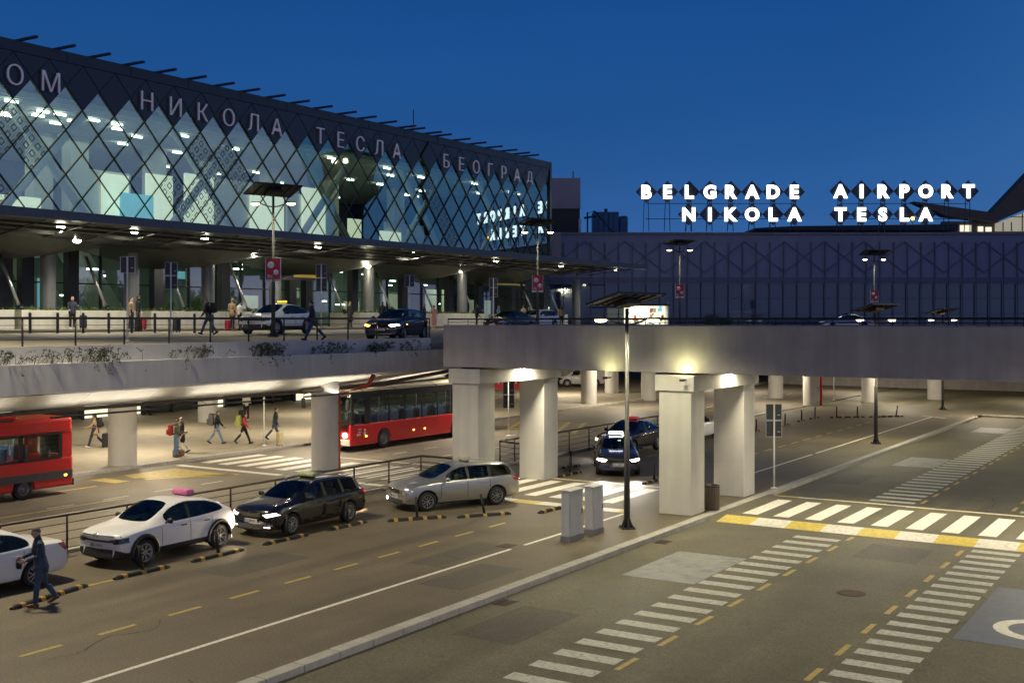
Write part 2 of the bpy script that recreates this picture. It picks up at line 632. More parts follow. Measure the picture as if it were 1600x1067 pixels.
# ================================================================ ground, roads, markings
def slab(name, x0, x1, y0, y1, z0, z1, m, kind='structure'):
    o = MB().box(x0, x1, y0, y1, z0, z1).build(name, M[m])
    return tag(o, kind=kind)

g = MB()
g.face([(-1500, -600, -.16), (1500, -600, -.16), (1500, 2500, -.16), (-1500, 2500, -.16)])
tag(g.build('ground', M['asphalt_ground']), kind='structure')
ZR = -.12                               # the right-hand carriageway lies a kerb lower
slab('road', -14.66, 40, -30, 82.2, -.155, ZR, 'asphalt_green')
slab('taxi_lane', -27.2, -14.98, -30, 82.48, -.15, 0, 'asphalt_dark')
slab('inner_road', -40.2, -27.4, -30, 130, -.15, 0, 'asphalt_inner')
slab('far_road', -27.2, 60, 82.5, 140, -.15, -.02, 'asphalt_green')
slab('pavement', -75, -40.5, -30, 140, -.15, .13, 'paving')

def stones(name, x0, x1, y0, y1, z0, z1, along='y', step=1.0):
    b = MB()
    a0, a1 = (y0, y1) if along == 'y' else (x0, x1)
    n = int((a1 - a0) / step)
    for i in range(n):
        p, q = a0 + i * step + .008, a0 + (i + 1) * step - .008
        dz = random.uniform(-.004, .004)
        if along == 'y':
            b.box(x0, x1, p, q, z0, z1 + dz, ch=.018)
        else:
            b.box(p, q, y0, y1, z0, z1 + dz, ch=.018)
    return tag(b.build(name, M['kerb_stone']), kind='structure')
random.seed(4)
stones('kerb', -14.98, -14.66, 2, 81, -.15, .02)
stones('kerb', -14.66, 6, 82.2, 82.5, -.15, .02, 'x')
stones('kerb', -40.5, -40.2, 8, 110, -.14, .14)
stones('kerb', -27.4, -27.2, 6, 34.3, -.1, .11)
stones('kerb', -27.4, -27.2, 41.6, 70.6, -.1, .11)

def paint(name, m, rects, z):
    b = MB()
    for r in rects:
        b.face([(x, y, z) for x, y in r])
    return tag(b.build(name, M[m]), kind='structure')
def rc(x0, x1, y0, y1):
    return [(x0, y0), (x1, y0), (x1, y1), (x0, y1)]
Zm = .004
# taxi lanes
paint('edge_line', 'paint_white', [rc(-17.30, -17.18, -10, 27.2), rc(-17.28, -17.16, 27.9, 34.2), rc(-17.30, -17.18, 41, 54), rc(-17.30, -17.18, 54.6, 79.2)], Zm)
yd = [rc(-19.70, -19.58, 13.53 + 1.8 * i, 13.53 + 1.8 * i + .92) for i in range(-6, 10)]
yd += [rc(-19.72, -19.60, 50.2 + 2.0 * i, 51.25 + 2.0 * i) for i in range(13)]
yd += [rc(-23.55, -23.43, y, y + 1.0) for y in (12.2, 17.95, 22.2, 26.75, 31.5, 46, 49, 53)]
paint('lane_dashes', 'paint_ochre', yd, Zm)
# taxi crossing, right-hand crossing, inner crossing
def crossing(x0, x1, y0, y1, z, nearstrip, step=1.05, w=.52):
    ws = []
    x = x0
    while x + w < x1 + .05:
        ws.append(rc(x, x + w, y0, y1))
        x += step
    paint('zebra_crossing', 'paint_white', ws, z)
tb = MB()                                # raised table with a sloping front
tb.prism([(34.75, ZR + .002), (35.85, 0.0), (40.9, 0.0), (41.5, ZR + .002)], -14.66, 40, 'x')
tag(tb.build('crossing_table', M['asphalt_green']), kind='structure')
crossing(-13.95, 30, 36.35, 39.85, Zm, True)
def ramp_strip(name, x0, x1, ya, za, yb, zb, step):
    for k, m in enumerate(('paint_yellow', 'paint_white')):
        b = MB()
        x, i = x0, 0
        while x < x1:
            if i % 2 == k:
                xe = min(x + step, x1)
                b.face([(x, ya, za), (xe, ya, za), (xe, yb, zb), (x, yb, zb)])
            x += step
            i += 1
        tag(b.build(name, M[m]), kind='structure')
ramp_strip('ramp_marking', -14.3, 30, 34.95, ZR + .028, 35.85, .005, 1.12)
paint('stop_line', 'paint_white', [rc(-13.5, -5.8, 40.62, 40.76)], Zm)
paint('stop_line', 'paint_yellow', [rc(-14.4, -13.5, 40.62, 40.76), rc(-12.6, -10.4, 40.77, 40.86), rc(-9.7, -5.9, 40.50, 40.61)], Zm)
crossing(-26.4, -17.6, 35.9, 39.7, Zm, True)
ramp_strip('ramp_marking', -26.0, -17.35, 34.3, .004, 34.95, .004, 1.05)
paint('stop_line', 'paint_white', [rc(-25.0, -17.4, 40.25, 40.38)], Zm)
paint('stop_line', 'paint_yellow', [rc(-24.3, -21.5, 40.14, 40.24)], Zm)
crossing(-39.6, -27.8, 36.3, 40.0, Zm, True, 1.15, .6)
paint('zebra_crossing', 'paint_white', [rc(-39.6, -33.5, 34.9, 35.3), rc(-33, -28, 34.8, 35.2), rc(-36, -28, 41, 41.15)], Zm)
# inner road: dashes, waiting box, bus boxes
paint('lane_dashes', 'paint_dim', [rc(-34.3, -34.16, y, y + 1.1) for y in (24.6, 26.9, 29.2, 31.5, 43.5, 46, 48.5, 51, 53.5)], Zm)
ys_ = [rc(-38.9, -37.3, 29.9, 30.6), [(-38.9, 31.6), (-37.8, 31.2), (-35.2, 34.2), (-38.9, 34.3)],
       [(-37.4, 31.4), (-37.15, 31.2), (-35.0, 34.3), (-35.4, 34.4)], rc(-37.4, -37.2, 12, 29), rc(-34.0, -33.8, 17, 27.5)]
ys_ += [rc(-31.6 - .2, -31.6, 44 + 2 * i, 45 + 2 * i) for i in range(20)]
for k in range(5):
    ys_.append([(-39 + k * 1.1, 57), (-38.7 + k * 1.1, 57), (-36.2 + k * 1.1, 63), (-36.5 + k * 1.1, 63)])
    ys_.append([(-36.5 + k * 1.1, 57.03), (-36.2 + k * 1.1, 57.03), (-38.7 + k * 1.1, 62.97), (-39 + k * 1.1, 62.97)])
paint('bus_bay_marking', 'paint_faint', ys_[:5] + ys_[5:25], Zm)
paint('bus_bay_marking', 'paint_faint', ys_[25::2], .006)
paint('bus_bay_marking', 'paint_faint', ys_[26::2], .009)
paint('lane_dashes', 'paint_white', [rc(-33.2, -33.05, 64 + 3 * i, 65.2 + 3 * i) for i in range(12)] + [rc(-27.9, -27.75, 58, 78)], Zm)
# right carriageway: ladder stripes, dashes, faded squares, manhole (set out on its own lower level)
K = 6.52 / 6.4
def kk(r):
    return [(x * K, y * K) for x, y in r]
Zr = ZR + .004
lad = [rc(-11.17, -9.83, 12.1 + .875 * i, 12.1 + .875 * i + .40) for i in range(25)]
lad += [rc(-6.30, -5.06, 14.1 + .815 * i, 14.1 + .815 * i + .38) for i in range(25)]
lad += [rc(-11.15, -9.6, 41.3 + .90 * i, 41.3 + .90 * i + .42) for i in range(42)]
lad += [rc(-6.2, -4.9, 41.3 + .90 * i, 41.3 + .90 * i + .42) for i in range(42)]
paint('ladder_marking', 'paint_dim', [kk(r) for r in lad], Zr)
dsh = [rc(-9.72, -9.60, 15.2 + 1.83 * i, 15.2 + 1.83 * i + .85) for i in range(11)]
dsh += [rc(-6.58, -6.46, 14.6 + 1.83 * i, 14.6 + 1.83 * i + .85) for i in range(11)]
dsh += [rc(-9.46, -9.34, 41.6 + 1.83 * i, 41.6 + 1.83 * i + .85) for i in range(20)]
dsh += [rc(-6.50, -6.38, 41.6 + 1.83 * i, 41.6 + 1.83 * i + .85) for i in range(20)]
paint('lane_dashes', 'paint_ochre', [kk(r) for r in dsh], Zr)
paint('faded_bay_marking', 'paint_patch', [kk(rc(-13.15, -11.2, 25.95, 29.48)), kk(rc(-13.0, -11.2, 51.85, 55.5)), kk(rc(-13.05, -11.2, 69.6, 73))], Zr)
paint('disabled_bay_marking', 'paint_blue', [kk(rc(-4.9, -1.5, 24.3, 29.6))], Zr)
# the white wheelchair figure on the blue square, seen side on: wheel arc, seat, back, head
wc = MB()
def arc(cx, cy, r0, r1, a0, a1, n=20):
    for i in range(n):
        t, u = R(a0 + (a1 - a0) * i / n), R(a0 + (a1 - a0) * (i + 1) / n)
        wc.face([(cx + r0 * math.cos(t), cy + r0 * math.sin(t), Zr + .003), (cx + r1 * math.cos(t), cy + r1 * math.sin(t), Zr + .003),
                 (cx + r1 * math.cos(u), cy + r1 * math.sin(u), Zr + .003), (cx + r0 * math.cos(u), cy + r0 * math.sin(u), Zr + .003)])
arc(-3.55, 26.35, .62, .92, 100, 350)
for r in ([(-3.6, 26.5), (-3.3, 26.5), (-3.3, 28.3), (-3.6, 28.3)], [(-3.3, 26.5), (-2.3, 26.5), (-2.3, 26.8), (-3.3, 26.8)], [(-2.6, 26.5), (-2.3, 26.5), (-1.95, 25.2), (-2.25, 25.2)], [(-3.3, 27.4), (-2.6, 27.4), (-2.6, 27.65), (-3.3, 27.65)]):
    wc.face([(x, y, Zr + .003) for x, y in r])
arc(-3.45, 28.75, .0, .32, 0, 360)
tag(wc.build('wheelchair_marking', M['paint_white']), kind='structure')
mh = MB().lathe([(.0, 0), (.34, 0), (.34, .006), (.30, .008), (.0, .008)], 20, T=Matrix.Translation((-7.72 * K, 27.1 * K, ZR + .002)), smooth=False, close=False)
tag(mh.build('manhole_cover', M['manhole_iron']), 'rusty round manhole cover in the right hand road', 'manhole cover')

# ================================================================ upper deck and bridge
dk = MB()
prof = [(-32.55, 5.46), (-33, 5.48), (-41, 5.71), (-47.5, 5.80)]
top = prof + [(-90, 5.80)]
dk.prism([(x, z) for x, z in top] + [(-90, 4.7), (-32.55, 4.7)], -40, 120, 'y')
tag(dk.build('upper_road', M['paving']), kind='structure')
sw = MB().box(-90, -48.0, -40, 135, 5.79, 5.93)
tag(sw.build('upper_pavement', M['paving']), kind='structure')
slab('upper_road', -60, 40, 72, 170, 4.6, 5.45, 'paving')
cn = MB().prism([(-25.4, 36.2), (-25.4, 41.0), (-32.5, 60), (-32.5, 46.2)], 4.66, 5.48)
tag(cn.build('upper_road', M['paving']), kind='structure')
paint('upper_road_marking', 'paint_yellow', [rc(-45.6, -45.4, 20, 90)], 5.785)
b = MB()
for y in range(22, 80, 3):
    b.face([(-37.2, y, 5.612), (-37.05, y, 5.608), (-37.05, y + 1.4, 5.608), (-37.2, y + 1.4, 5.612)])
tag(b.build('upper_road_marking', M['paint_dim']), kind='structure')

DE = thing('deck_edge', 'grey concrete edge of the upper road with a weedy planting trough', 'viaduct edge', (-32.5, 45, 4))
def rel(mb, root):
    o = root.location
    mb.v = [(x - o[0], y - o[1], z - o[2]) for x, y, z in mb.v]
    return mb
def part(mb, name, m, root, merge=False):
    return rel(mb, root).build(name, [M[k] for k in m] if isinstance(m, (list, tuple)) else M[m], root, merge)
part(MB().prism([(-32.5, 5.0), (-32.05, 5.0), (-32.05, 4.06), (-32.5, 4.0), (-33.1, 4.0), (-33.1, 4.6), (-32.5, 4.6)], -40, 46, 'y'), 'fascia', 'concrete_fascia', DE)
part(MB().prism([(-32.5, 5.56), (-32.72, 5.56), (-32.72, 4.7), (-32.5, 4.7)], -40, 44.2, 'y'), 'trough_wall', 'concrete_fascia', DE)
b = MB()
y = -14.
while y < 46:
    b.prism([(-32.35, 4.0), (-32.45, 4.02), (-33.55, 3.50), (-33.45, 3.45)], y + .012, y + 2.988, 'y')
    y += 3
part(b, 'cladding_panel', 'white_panel', DE)
part(MB().tube([(-33.4, -14, 3.38), (-33.4, 41, 3.38)], .07), 'drain_pipe', 'pipe_brown', DE)
part(MB().tube([(-33.2, 36, 3.40), (-32.8, 41, 3.55), (-32.2, 45.4, 3.95), (-32.0, 45.9, 4.9)], .09), 'drain_pipe', 'pipe_brown', DE)
part(MB().tube([(-32.9, 37.5, 3.35), (-32.4, 46, 3.62)], .06), 'drain_pipe', 'pipe_brown', DE)
part(MB().box(-40, -33.5, 37.2, 38.0, 3.3, 4.7), 'cross_beam', 'concrete', DE)

BR = thing('bridge', 'grey concrete road bridge with a plain solid parapet on square piers', 'bridge', (-10, 38, 4.6))
part(MB().box(-25.1, 60, 34.9, 35.25, 4.66, 6.22, ch=.02), 'girder', 'concrete', BR)
part(MB().box(-25.1, 60, 41.0, 41.35, 4.66, 6.22, ch=.02), 'girder', 'concrete', BR)
part(MB().box(-25.1, 60, 35.25, 41.0, 4.70, 5.45), 'road_slab', 'asphalt_dark', BR)
def pier(X, lab):
    t = thing('bridge_pier', lab, 'pier', (X, 37.8, 0), 0, 'square piers under the bridge')
    for y in (35.45, 40.15):
        part(MB().box(X - .58, X + .58, y - .55, y + .55, 0, 4.06, ch=.02), 'column', 'concrete_pier', t)
    part(MB().box(X - .70, X + .70, 34.82, 40.8, 4.06, 4.60, ch=.02), 'cap_beam', 'concrete_pier', t)
    for y in (35.45, 40.15):
        part(MB().box(X - .3, X + .3, y - .3, y + .3, 4.60, 4.655), 'bearing', 'rubber', t)
    return t
pier(-15.72, 'square concrete pier beside the litter bin')
pier(-24.1, 'square concrete pier beside the silver estate car')
pier(3.0, 'square concrete pier outside the right edge of the view')
isl = MB().prism([(-27.2, 41.0), (-23.9, 41.0), (-23.6, 47), (-25.8, 50), (-27.2, 50)], 0, .005, 'z')
# railing of the bridge: black flat rail, posts
def railing(name, lab, pts, h, posts, zf, m, rails, rtop=.03, group=None, rbar=.012, rp=.03):
    t = thing(name, lab, 'railing', (pts[0][0], pts[0][1], zf(pts[0][0])), 0, group)
    for (xa, ya), (xb, yb) in zip(pts, pts[1:]):
        L = math.hypot(xb - xa, yb - ya)
        n = max(1, round(L / posts))
        for i in range(n + 1):
            x, y = xa + (xb - xa) * i / n, ya + (yb - ya) * i / n
            part(MB().tube([(x, y, zf(x)), (x, y, zf(x) + h)], rp, 6), 'post', m, t)
    part(MB().tube([(x, y, zf(x) + h) for x, y in pts], rtop, 8), 'top_rail', m, t)
    for k in rails:
        part(MB().tube([(x, y, zf(x) + h * k) for x, y in pts], rbar, 6), 'bar', m, t)
    return t
railing('bridge_railing', 'black metal railing along the top of the bridge parapet', [(-25.0, 35.08), (58, 35.08)], .21, .9, lambda x: 6.22, 'black_metal', (.45,), .028, rp=.014)
railing('bridge_railing', 'black metal railing along the far side of the bridge', [(-25.0, 41.15), (58, 41.15)], .24, 1.5, lambda x: 6.22, 'black_metal', (), .03, rp=.014)
railing('deck_railing', 'black metal railing along the edge of the upper road', [(-32.6, -5), (-32.6, 44.2), (-33.5, 45.2), (-36, 47.5)], .92, 1.93, lambda x: 5.54, 'black_metal', (.25, .5, .75), .045, rp=.032, rbar=.009)
railing('taxi_railing', 'bronze grey railing behind the waiting taxis', [(-26.95, 4), (-26.95, 36.0), (-24.9, 36.0)], 1.12, 2.05, lambda x: .0, 'rail_bronze', (.2, .4, .6, .8), .042, rp=.03)
railing('taxi_railing', 'bronze grey railing behind the dark cars with headlights', [(-24.8, 41.4), (-27.3, 42.2), (-27.3, 43.4), (-27.1, 46), (-27.2, 62)], 1.12, 1.9, lambda x: .0, 'rail_bronze', (.2, .4, .6, .8), .042, rp=.03)

# round columns under the deck
cols = [(-41.1, 33.3, 4.7, 'round concrete column in front of the walkers on the left pavement'), (-33.38, 37.72, 4.0, 'round concrete column at the front of the red bus with a red pipe on it'),
        (-53.9, 50.1, 4.7, 'round concrete column far back on the pavement behind the walkers'), (-41.4, 76.3, 4.6, 'round column in front of the white van under the deck'),
        (-54.3, 95.5, 4.6, 'round column left of the white van under the deck'), (-45.8, 88.5, 4.6, 'round column at the tail of the white van'), (-40.0, 83.7, 4.6, 'round column right of the white van under the deck'),
        (-32.2, 91.4, 4.6, 'round column just right of the square pier, on a low kerb'), (-27.3, 85.3, 4.6, 'round column with a thin red pipe beside it'),
        (-24.5, 91.0, 4.6, 'round column behind the lamp post far under the bridge'), (-20.8, 96.8, 4.6, 'rightmost round column under the bridge')]
for x, y, z, lab in cols:
    o = MB().lathe([(.60, 0), (.60, z)], 32, T=Matrix.Translation((x, y, 0)), close=False).build('round_column', M['concrete_pier'])
    tag(o, lab, 'column', 'round columns under the upper deck')
t = thing('red_pipe', 'orange red drain pipe running down beside the round column', 'pipe', (-32.9, 38.0, 0))
part(MB().tube([(-32.9, 38.0, 0), (-32.9, 38.0, 3.2), (-32.0, 38.9, 3.55), (-31.9, 39.2, 4.0)], .11, 10), 'tube', 'pipe_red', t)
for z in (.9, 1.9, 2.8):
    part(MB().tube([(-32.9, 38.0, z), (-32.9, 38.0, z + .12)], .15, 10), 'collar', 'pipe_red', t)
o = MB().tube([(-26.55, 85.3, 0), (-26.55, 85.3, 4.6)], .09, 8).build('red_pipe', M['banner_red'])
tag(o, 'thin bright red pipe standing beside a far round column', 'pipe')
t = thing('barrier_post', 'red and white banded post beside the square pier', 'post', (-27.6, 45.7, 0))
for i in range(4):
    part(MB().tube([(-27.6, 45.7, i * .95), (-27.6, 45.7, i * .95 + .95)], .10, 8), 'band', 'banner_red' if i % 2 == 0 else 'sign_white', t)
w = MB().box(-40, 90, 112, 112.6, -.1, 5.0).build('retaining_wall', M['concrete'])
tag(w, 'long pale retaining wall far under the bridge', 'wall')
w = MB()
w.box(-62.5, -62.2, 20, 110, .13, 4.7)
lob = thing('lower_lobby', 'glazed lower level front of the terminal under the deck', 'shopfront', (-62, 60, .13))
part(w, 'back_wall', 'inner_dark', lob)
b, c2, d2 = MB(), MB(), MB()
for i in range(26):
    y = 30 + i * 2.4
    lit = i in (4, 7, 8, 11, 15)
    part(MB().box(-61.7, -61.62, y + .08, y + 2.32, .2, 3.2), 'lit_pane' if lit else 'pane', 'panel_warm' if lit else 'old_glass', lob)
    part(MB().box(-61.6, -61.45, y - .08, y + .08, .13, 4.6), 'mullion', 'mullion', lob)

# under-deck luminaires
kx = 0
for x, y, p in [(-36, 18, 420), (-36, 30, 620), (-36, 41, 650), (-44, 24, 620), (-44, 36, 700), (-44, 48, 650), (-36, 53, 700), (-52, 32, 520), (-52, 44, 560), (-52, 58, 520), (-44, 62, 650),
                (-38, 76, 900), (-48, 84, 900), (-30, 84, 800), (-22, 90, 700), (-38, 98, 900), (-12, 98, 800), (-28, 102, 700), (-2, 92, 800), (8, 82, 700), (-14, 82, 700)]:
    t = thing('ceiling_light', 'round white ceiling light fixed under the upper deck', 'ceiling light', (x, y, 4.55), 0, 'ceiling lights under the deck')
    MB().lathe([(.0, -.02), (.22, -.02), (.25, .04), (.25, .12)], 16, close=False).build('housing', M['grey_metal'], t)
    MB().lathe([(.0, -.06), (.2, -.06), (.2, -.022), (.0, -.022)], 16, close=False).build('diffuser', M['lamp_on'], t)
    lamp('AREA', (0, 0, -.09), p * .72, (1, .86, .64), .45, t)
for x, y, p in ((-24.1, 37.9, 260), (-15.72, 37.9, 150), (-11.0, 38.5, 260), (-6.0, 38.5, 260), (-1.0, 38.5, 260)):  # last three are added to brighten the road behind the bridge
    t = thing('ceiling_light', 'round white light fixed under the bridge slab', 'ceiling light', (x + .9, y, 4.62), 0, 'lights under the bridge')
    MB().lathe([(.0, -.02), (.16, -.02), (.18, .04), (.18, .08)], 16, close=False).build('housing', M['grey_metal'], t)
    lamp('AREA', (0, 0, -.06), p, (1, .88, .62), .3, t)
for y, p in ((14, 22), (20, 34), (26, 48), (32, 52), (38, 60), (43.5, 50)):
    t = thing('floodlight', 'long thin floodlight under the edge of the upper road shining on its white panels', 'floodlight', (-32.75, y, 3.22), 0, 'floodlights under the deck edge')
    MB().box(-.05, .05, -2.3, 2.3, -.03, .03, ch=.01).build('housing', M['dark_metal'], t)
    for q in (-1.6, 1.6):
        MB().tube([(0, q, .02), (-.55, q, .20)], .012, 6).build('bracket', M['dark_metal'], t)
    lo = lamp('AREA', (0, 0, .045), p * .55, (1, .90, .70), .12, t, shape=(.08, 4.5))
    lo.rotation_euler = (PI, R(12), 0)
for x in (-18.1, -15.3):
    t = thing('floodlight', 'small floodlight on the pier cap shining up the bridge side', 'floodlight', (x, 34.5, 4.45), 0, 'floodlights at the bridge side')
    MB().box(-.07, .07, -.05, .05, -.04, .04, ch=.01).build('housing', M['dark_metal'], t)
    MB().box(-.02, .02, .05, .42, -.02, .02).build('bracket', M['dark_metal'], t)
    lamp('SPOT', (0, 0, .06), 110 if x > -16 else 60, (1, .95, .42), .05, t, target=(0, .22, .6), spot=150, blend=1)

# seams, patches and drains of the road
random.seed(17)
jb = []
for y in (9.5, 19.8, 27.9, 45.5, 58):
    jb.append([(-14.6, y), (3, y + .4), (3, y + .425), (-14.6, y + .025)])
paint('road_joint', 'asphalt_dark', [kk(r) for r in jb], Zr - .0015)
cr_ = MB()
for k in range(26):
    x, y = random.uniform(-26, -2), random.uniform(11, 60)
    zz_ = .003 if x < -15 else Zr - .001
    a = random.choice((0, PI / 2)) + random.gauss(0, .25)
    for i in range(random.randint(6, 14)):
        a += random.gauss(0, .35)
        L_, w__ = random.uniform(.15, .4), random.uniform(.006, .014)
        x2, y2 = x + math.cos(a) * L_, y + math.sin(a) * L_
        nx_, ny_ = -math.sin(a) * w__, math.cos(a) * w__
        if not (-14.5 < x2 < 4 if x > -14.6 else -26.5 < x2 < -15.1): break
        cr_.face([(x - nx_, y - ny_, zz_), (x2 - nx_, y2 - ny_, zz_), (x2 + nx_, y2 + ny_, zz_), (x + nx_, y + ny_, zz_)])
        x, y = x2, y2
tag(cr_.build('road_cracks', M['rubber']), kind='structure')
asphalt('asphalt_patch', (.082, .072, .055))
paint('road_patch', 'asphalt_patch', [kk(rc(-13.6, -12.1, 19.2, 22.0)), kk(rc(-8.9, -7.2, 31.2, 33.4)), kk(rc(-13.9, -12.6, 45, 48.2))], Zr - .002)
paint('road_patch', 'asphalt_patch', [rc(-22.6, -21.2, 20.5, 23.4), rc(-18.6, -17.6, 24.2, 27.6), rc(-16.9, -15.6, 22.4, 25.2), rc(-22.0, -20.8, 50, 54)], .0022)
for x, y, z, lab in ((-14.35, 22.4, ZR, 'small drain grate against the kerb near the bottom of the view'), (-14.35, 31.0, ZR, 'small drain grate against the kerb by the two cabinets'), (-17.6, 27.55, 0, 'small drain grate in the white edge line left of the cabinets')):
    t = thing('drain_grate', lab, 'drain', (x, y, z))
    MB().box(-.2, .2, -.28, .28, .001, .007).build('frame', M['manhole_iron'], t)
    b = MB()
    for i in range(7):
        b.box(-.16, .16, -.24 + i * .072, -.24 + i * .072 + .03, .007, .011)
    b.build('grating', M['black_metal'], t)
# ================================================================ main terminal (left)
XF = -58.0
TERM = thing('terminal_building', 'long terminal with a diamond glass front and white Cyrillic letters', 'terminal', (XF, 66, 5.9))
PIT, Y0L, ZC, HD = 2.295, 39.52, 20.10, 2.6
def yk(n): return Y0L + PIT * n
YA, YB = yk(-12) - PIT / 2, 98.6
# glass behind the lattice
part(MB().face([(XF - .06, YA, 12.4), (XF - .06, YB, 12.4), (XF - .06, YB, 20.2), (XF - .06, YA, 20.2)]), 'glazing', 'facade_glass', TERM)
# dark cladding: a row of diamonds over the glass, then the triangles above and the parapet band
b = MB()
n0, n1 = -12, 25
for n in range(n0, n1 + 1):
    y = yk(n)
    g_ = .035
    pts = [(y, ZC - HD / 2 + .05), (min(y + PIT / 2 - g_, YB), ZC), (y, ZC + HD / 2 - .05), (y - PIT / 2 + g_, ZC)]
    b.prism(pts, XF - .02, XF + .05, 'x')
    y2 = y + PIT / 2
    if y2 + PIT / 2 < YB + 1.3:
        b.prism([(y2, ZC + .05), (min(y2 + PIT / 2 - g_, YB), ZC + HD / 2), (y2 - PIT / 2 + g_, ZC + HD / 2)], XF - .02, XF + .05, 'x')
part(b, 'cladding_panel', 'slate_cladding', TERM)
b = MB()
y = YA
while y < YB:
    b.box(XF - .3, XF + .10, y + .012, min(y + 4.57, YB), ZC + HD / 2 + .02, 22.05)
    y += 4.59
part(b, 'parapet', 'slate_band', TERM)
part(MB().box(XF - .12, XF - .03, YA, YB, 20.2, 21.4), 'backing_wall', 'mullion', TERM)
part(MB().box(-88, XF - .3, YA, YB, 21.2, 21.7), 'roof', 'roof_grey', TERM)
part(MB().box(XF - .5, XF + .12, YB, YB + .35, 12.4, 22.05), 'corner_post', 'slate_band', TERM)
part(MB().box(-88, XF - .5, YB + .02, YB + .3, 5.9, 21.9), 'end_wall', 'slate_band', TERM)
b = MB()
for n in range(n0 - 3, n1 + 5):
    for s in (-1, 1):
        ys, zs, ye, ze = yk(n) - s * 0, ZC + HD / 2, yk(n) + s * PIT / 2 * 6, ZC - HD / 2 * 5
        # clip to the glass and the end of the building
        pa, pb = Vector((ys, zs)), Vector((ye, ze))
        t0, t1 = (zs - ZC) / (zs - ze) * 0 , (zs - 12.4) / (zs - ze)
        A, B = pa.lerp(pb, t0), pa.lerp(pb, t1)
        lo, hi = YA, YB
        if max(A.x, B.x) <= lo or min(A.x, B.x) >= hi: continue
        def clip(P_, Q_):
            for lim, sg in ((lo, 1), (hi, -1)):
                if (P_.x - lim) * sg < 0:
                    P_ = P_.lerp(Q_, (lim - P_.x) / (Q_.x - P_.x))
            return P_
        A, B = clip(A, B), clip(B, A)
        off = .0 if s > 0 else .012
        b.tube([(XF - .01 + off, A.x, A.y), (XF - .01 + off, B.x, B.y)], (.04), 4, smooth=False, up=(1, 0, 0))
part(b, 'glazing_lattice', 'mullion', TERM)
jg = MB()
yj = yk(17) - PIT / 2
zz = ZC + HD / 2
pts = [(XF + .09, yj + (PIT / 2 if k % 2 == 0 else 0), zz - HD / 2 * k) for k in range(7)]
for a_, b_ in zip(pts, pts[1:]):
    jg.tube([a_, b_], .11, 4, smooth=False, up=(1, 0, 0))
part(jg, 'expansion_joint', 'mullion', TERM)
# letters
word = [(-7, 'А'), (-6, 'Е'), (-5, 'Р'), (-4 - 0, None)]
TXT = [(0, 'О'), (1, 'М'), (4, 'Н'), (5, 'И'), (6, 'К'), (7, 'О'), (8, 'Л'), (9, 'А'), (11, 'Т'), (12, 'Е'), (13, 'С'), (14, 'Л'), (15, 'А'), (18, 'Б'), (19, 'Е'), (20, 'О'), (21, 'Г'), (22, 'Р'), (23, 'А'), (24, 'Д')]
Tl = Matrix(((0, 0, 1, 0), (1, 0, 0, 0), (0, 1, 0, 0), (0, 0, 0, 1)))
for n, ch in TXT:
    vs, fs = text_mesh(ch, 1.56, .10, -.028)
    hgt = max(v[1] for v in vs) - min(v[1] for v in vs)
    k = 1.16 / hgt
    T = Matrix.Translation((XF + .22, yk(n), ZC - .02)) @ Tl
    part(MB().mesh([T @ Vector((v[0] * k, v[1] * k, v[2])) for v in vs], fs), 'letter', 'letter_white', TERM)
# roof fins and mast
fy = [40.35, 42.83, 45.28, 47.8, 50.32, 52.83, 55.32, 57.7, 60.2, 62.7, 65.2, 67.95, 70.34, 72.92, 75.46, 76.7, 79.04, 80.5, 83.34, 85.87, 88.52, 91.05, 93.3, 95.0]
for y in fy:
    part(MB().box(-63, -57.0, y - .08, y + .08, 22.20, 22.34), 'roof_fin', 'dark_metal', TERM)
part(MB().box(-62, -61.7, YA, YB, 21.7, 22.2), 'roof_rail', 'dark_metal', TERM)
mx_, my_ = P(646, 108)
t = thing('roof_mast', 'thin antenna mast on the terminal roof', 'antenna', (mx_, my_, 21.7))
MB().tube([(0, 0, 0), (0, 0, 4.4)], .05, 6).build('pole', M['grey_metal'], t)
MB().box(-.12, .12, -.1, .1, 2.6, 3.0).build('antenna_box', M['sign_white'], t)
# interior of the upper floor
part(MB().box(-84, XF - .3, YA, YB, 12.0, 12.4), 'floor', 'inner_floor', TERM)
part(MB().box(-84.2, -84, YA, YB, 12.4, 20.6), 'back_wall', 'inner_grey', TERM)
part(MB().box(-84, XF - .4, YA, YB, 20.5, 20.7), 'ceiling', 'inner_dark', TERM)
b = MB()
x = -83.5
while x < XF - 1.2:
    b.box(x, x + .16, YA, YB, 19.2, 19.55)
    x += .62
part(b, 'ceiling_slat', 'inner_white', TERM)
b = MB()
random.seed(8)
for i in range(210):
    x = random.choice((-60.2, -61.5, -63, -64.5, -68, -71.5, -75, -79))
    y = random.uniform(YA, YB)
    if y > 47 and random.random() < .74: continue
    b.box(x - .09, x + .09, y, y + .8, 19.0, 19.12)
part(b, 'ceiling_strip_light', 'strip_on', TERM)
b = MB()
for y in (31, 43.5, 56.0, 68.5, 81, 93):
    b.tube([(-60.2, y - 3.5, 12.4), (-60.2, y + 3.6, 20.5)], .28, 8)
    b.tube([(-60.9, y + 3.5, 12.4), (-60.9, y - 3.6, 20.5)], .28, 8)
part(b, 'brace', 'inner_white', TERM)
b = MB()
for y in (38, 48.6, 51.5, 58.5, 63.6, 70.8, 78.3, 88):
    b.box(-70, -69, y, y + 1.5, 12.4, 19.2)
for y0, y1, h in ((60, 68, 17.4), (71, 77, 17.0), (50, 55, 16.8), (84, 90, 15.5)):
    b.box(-67.2, -67, y0, y1, 12.4, h)
part(b, 'partition', 'inner_white', TERM)
b = MB()
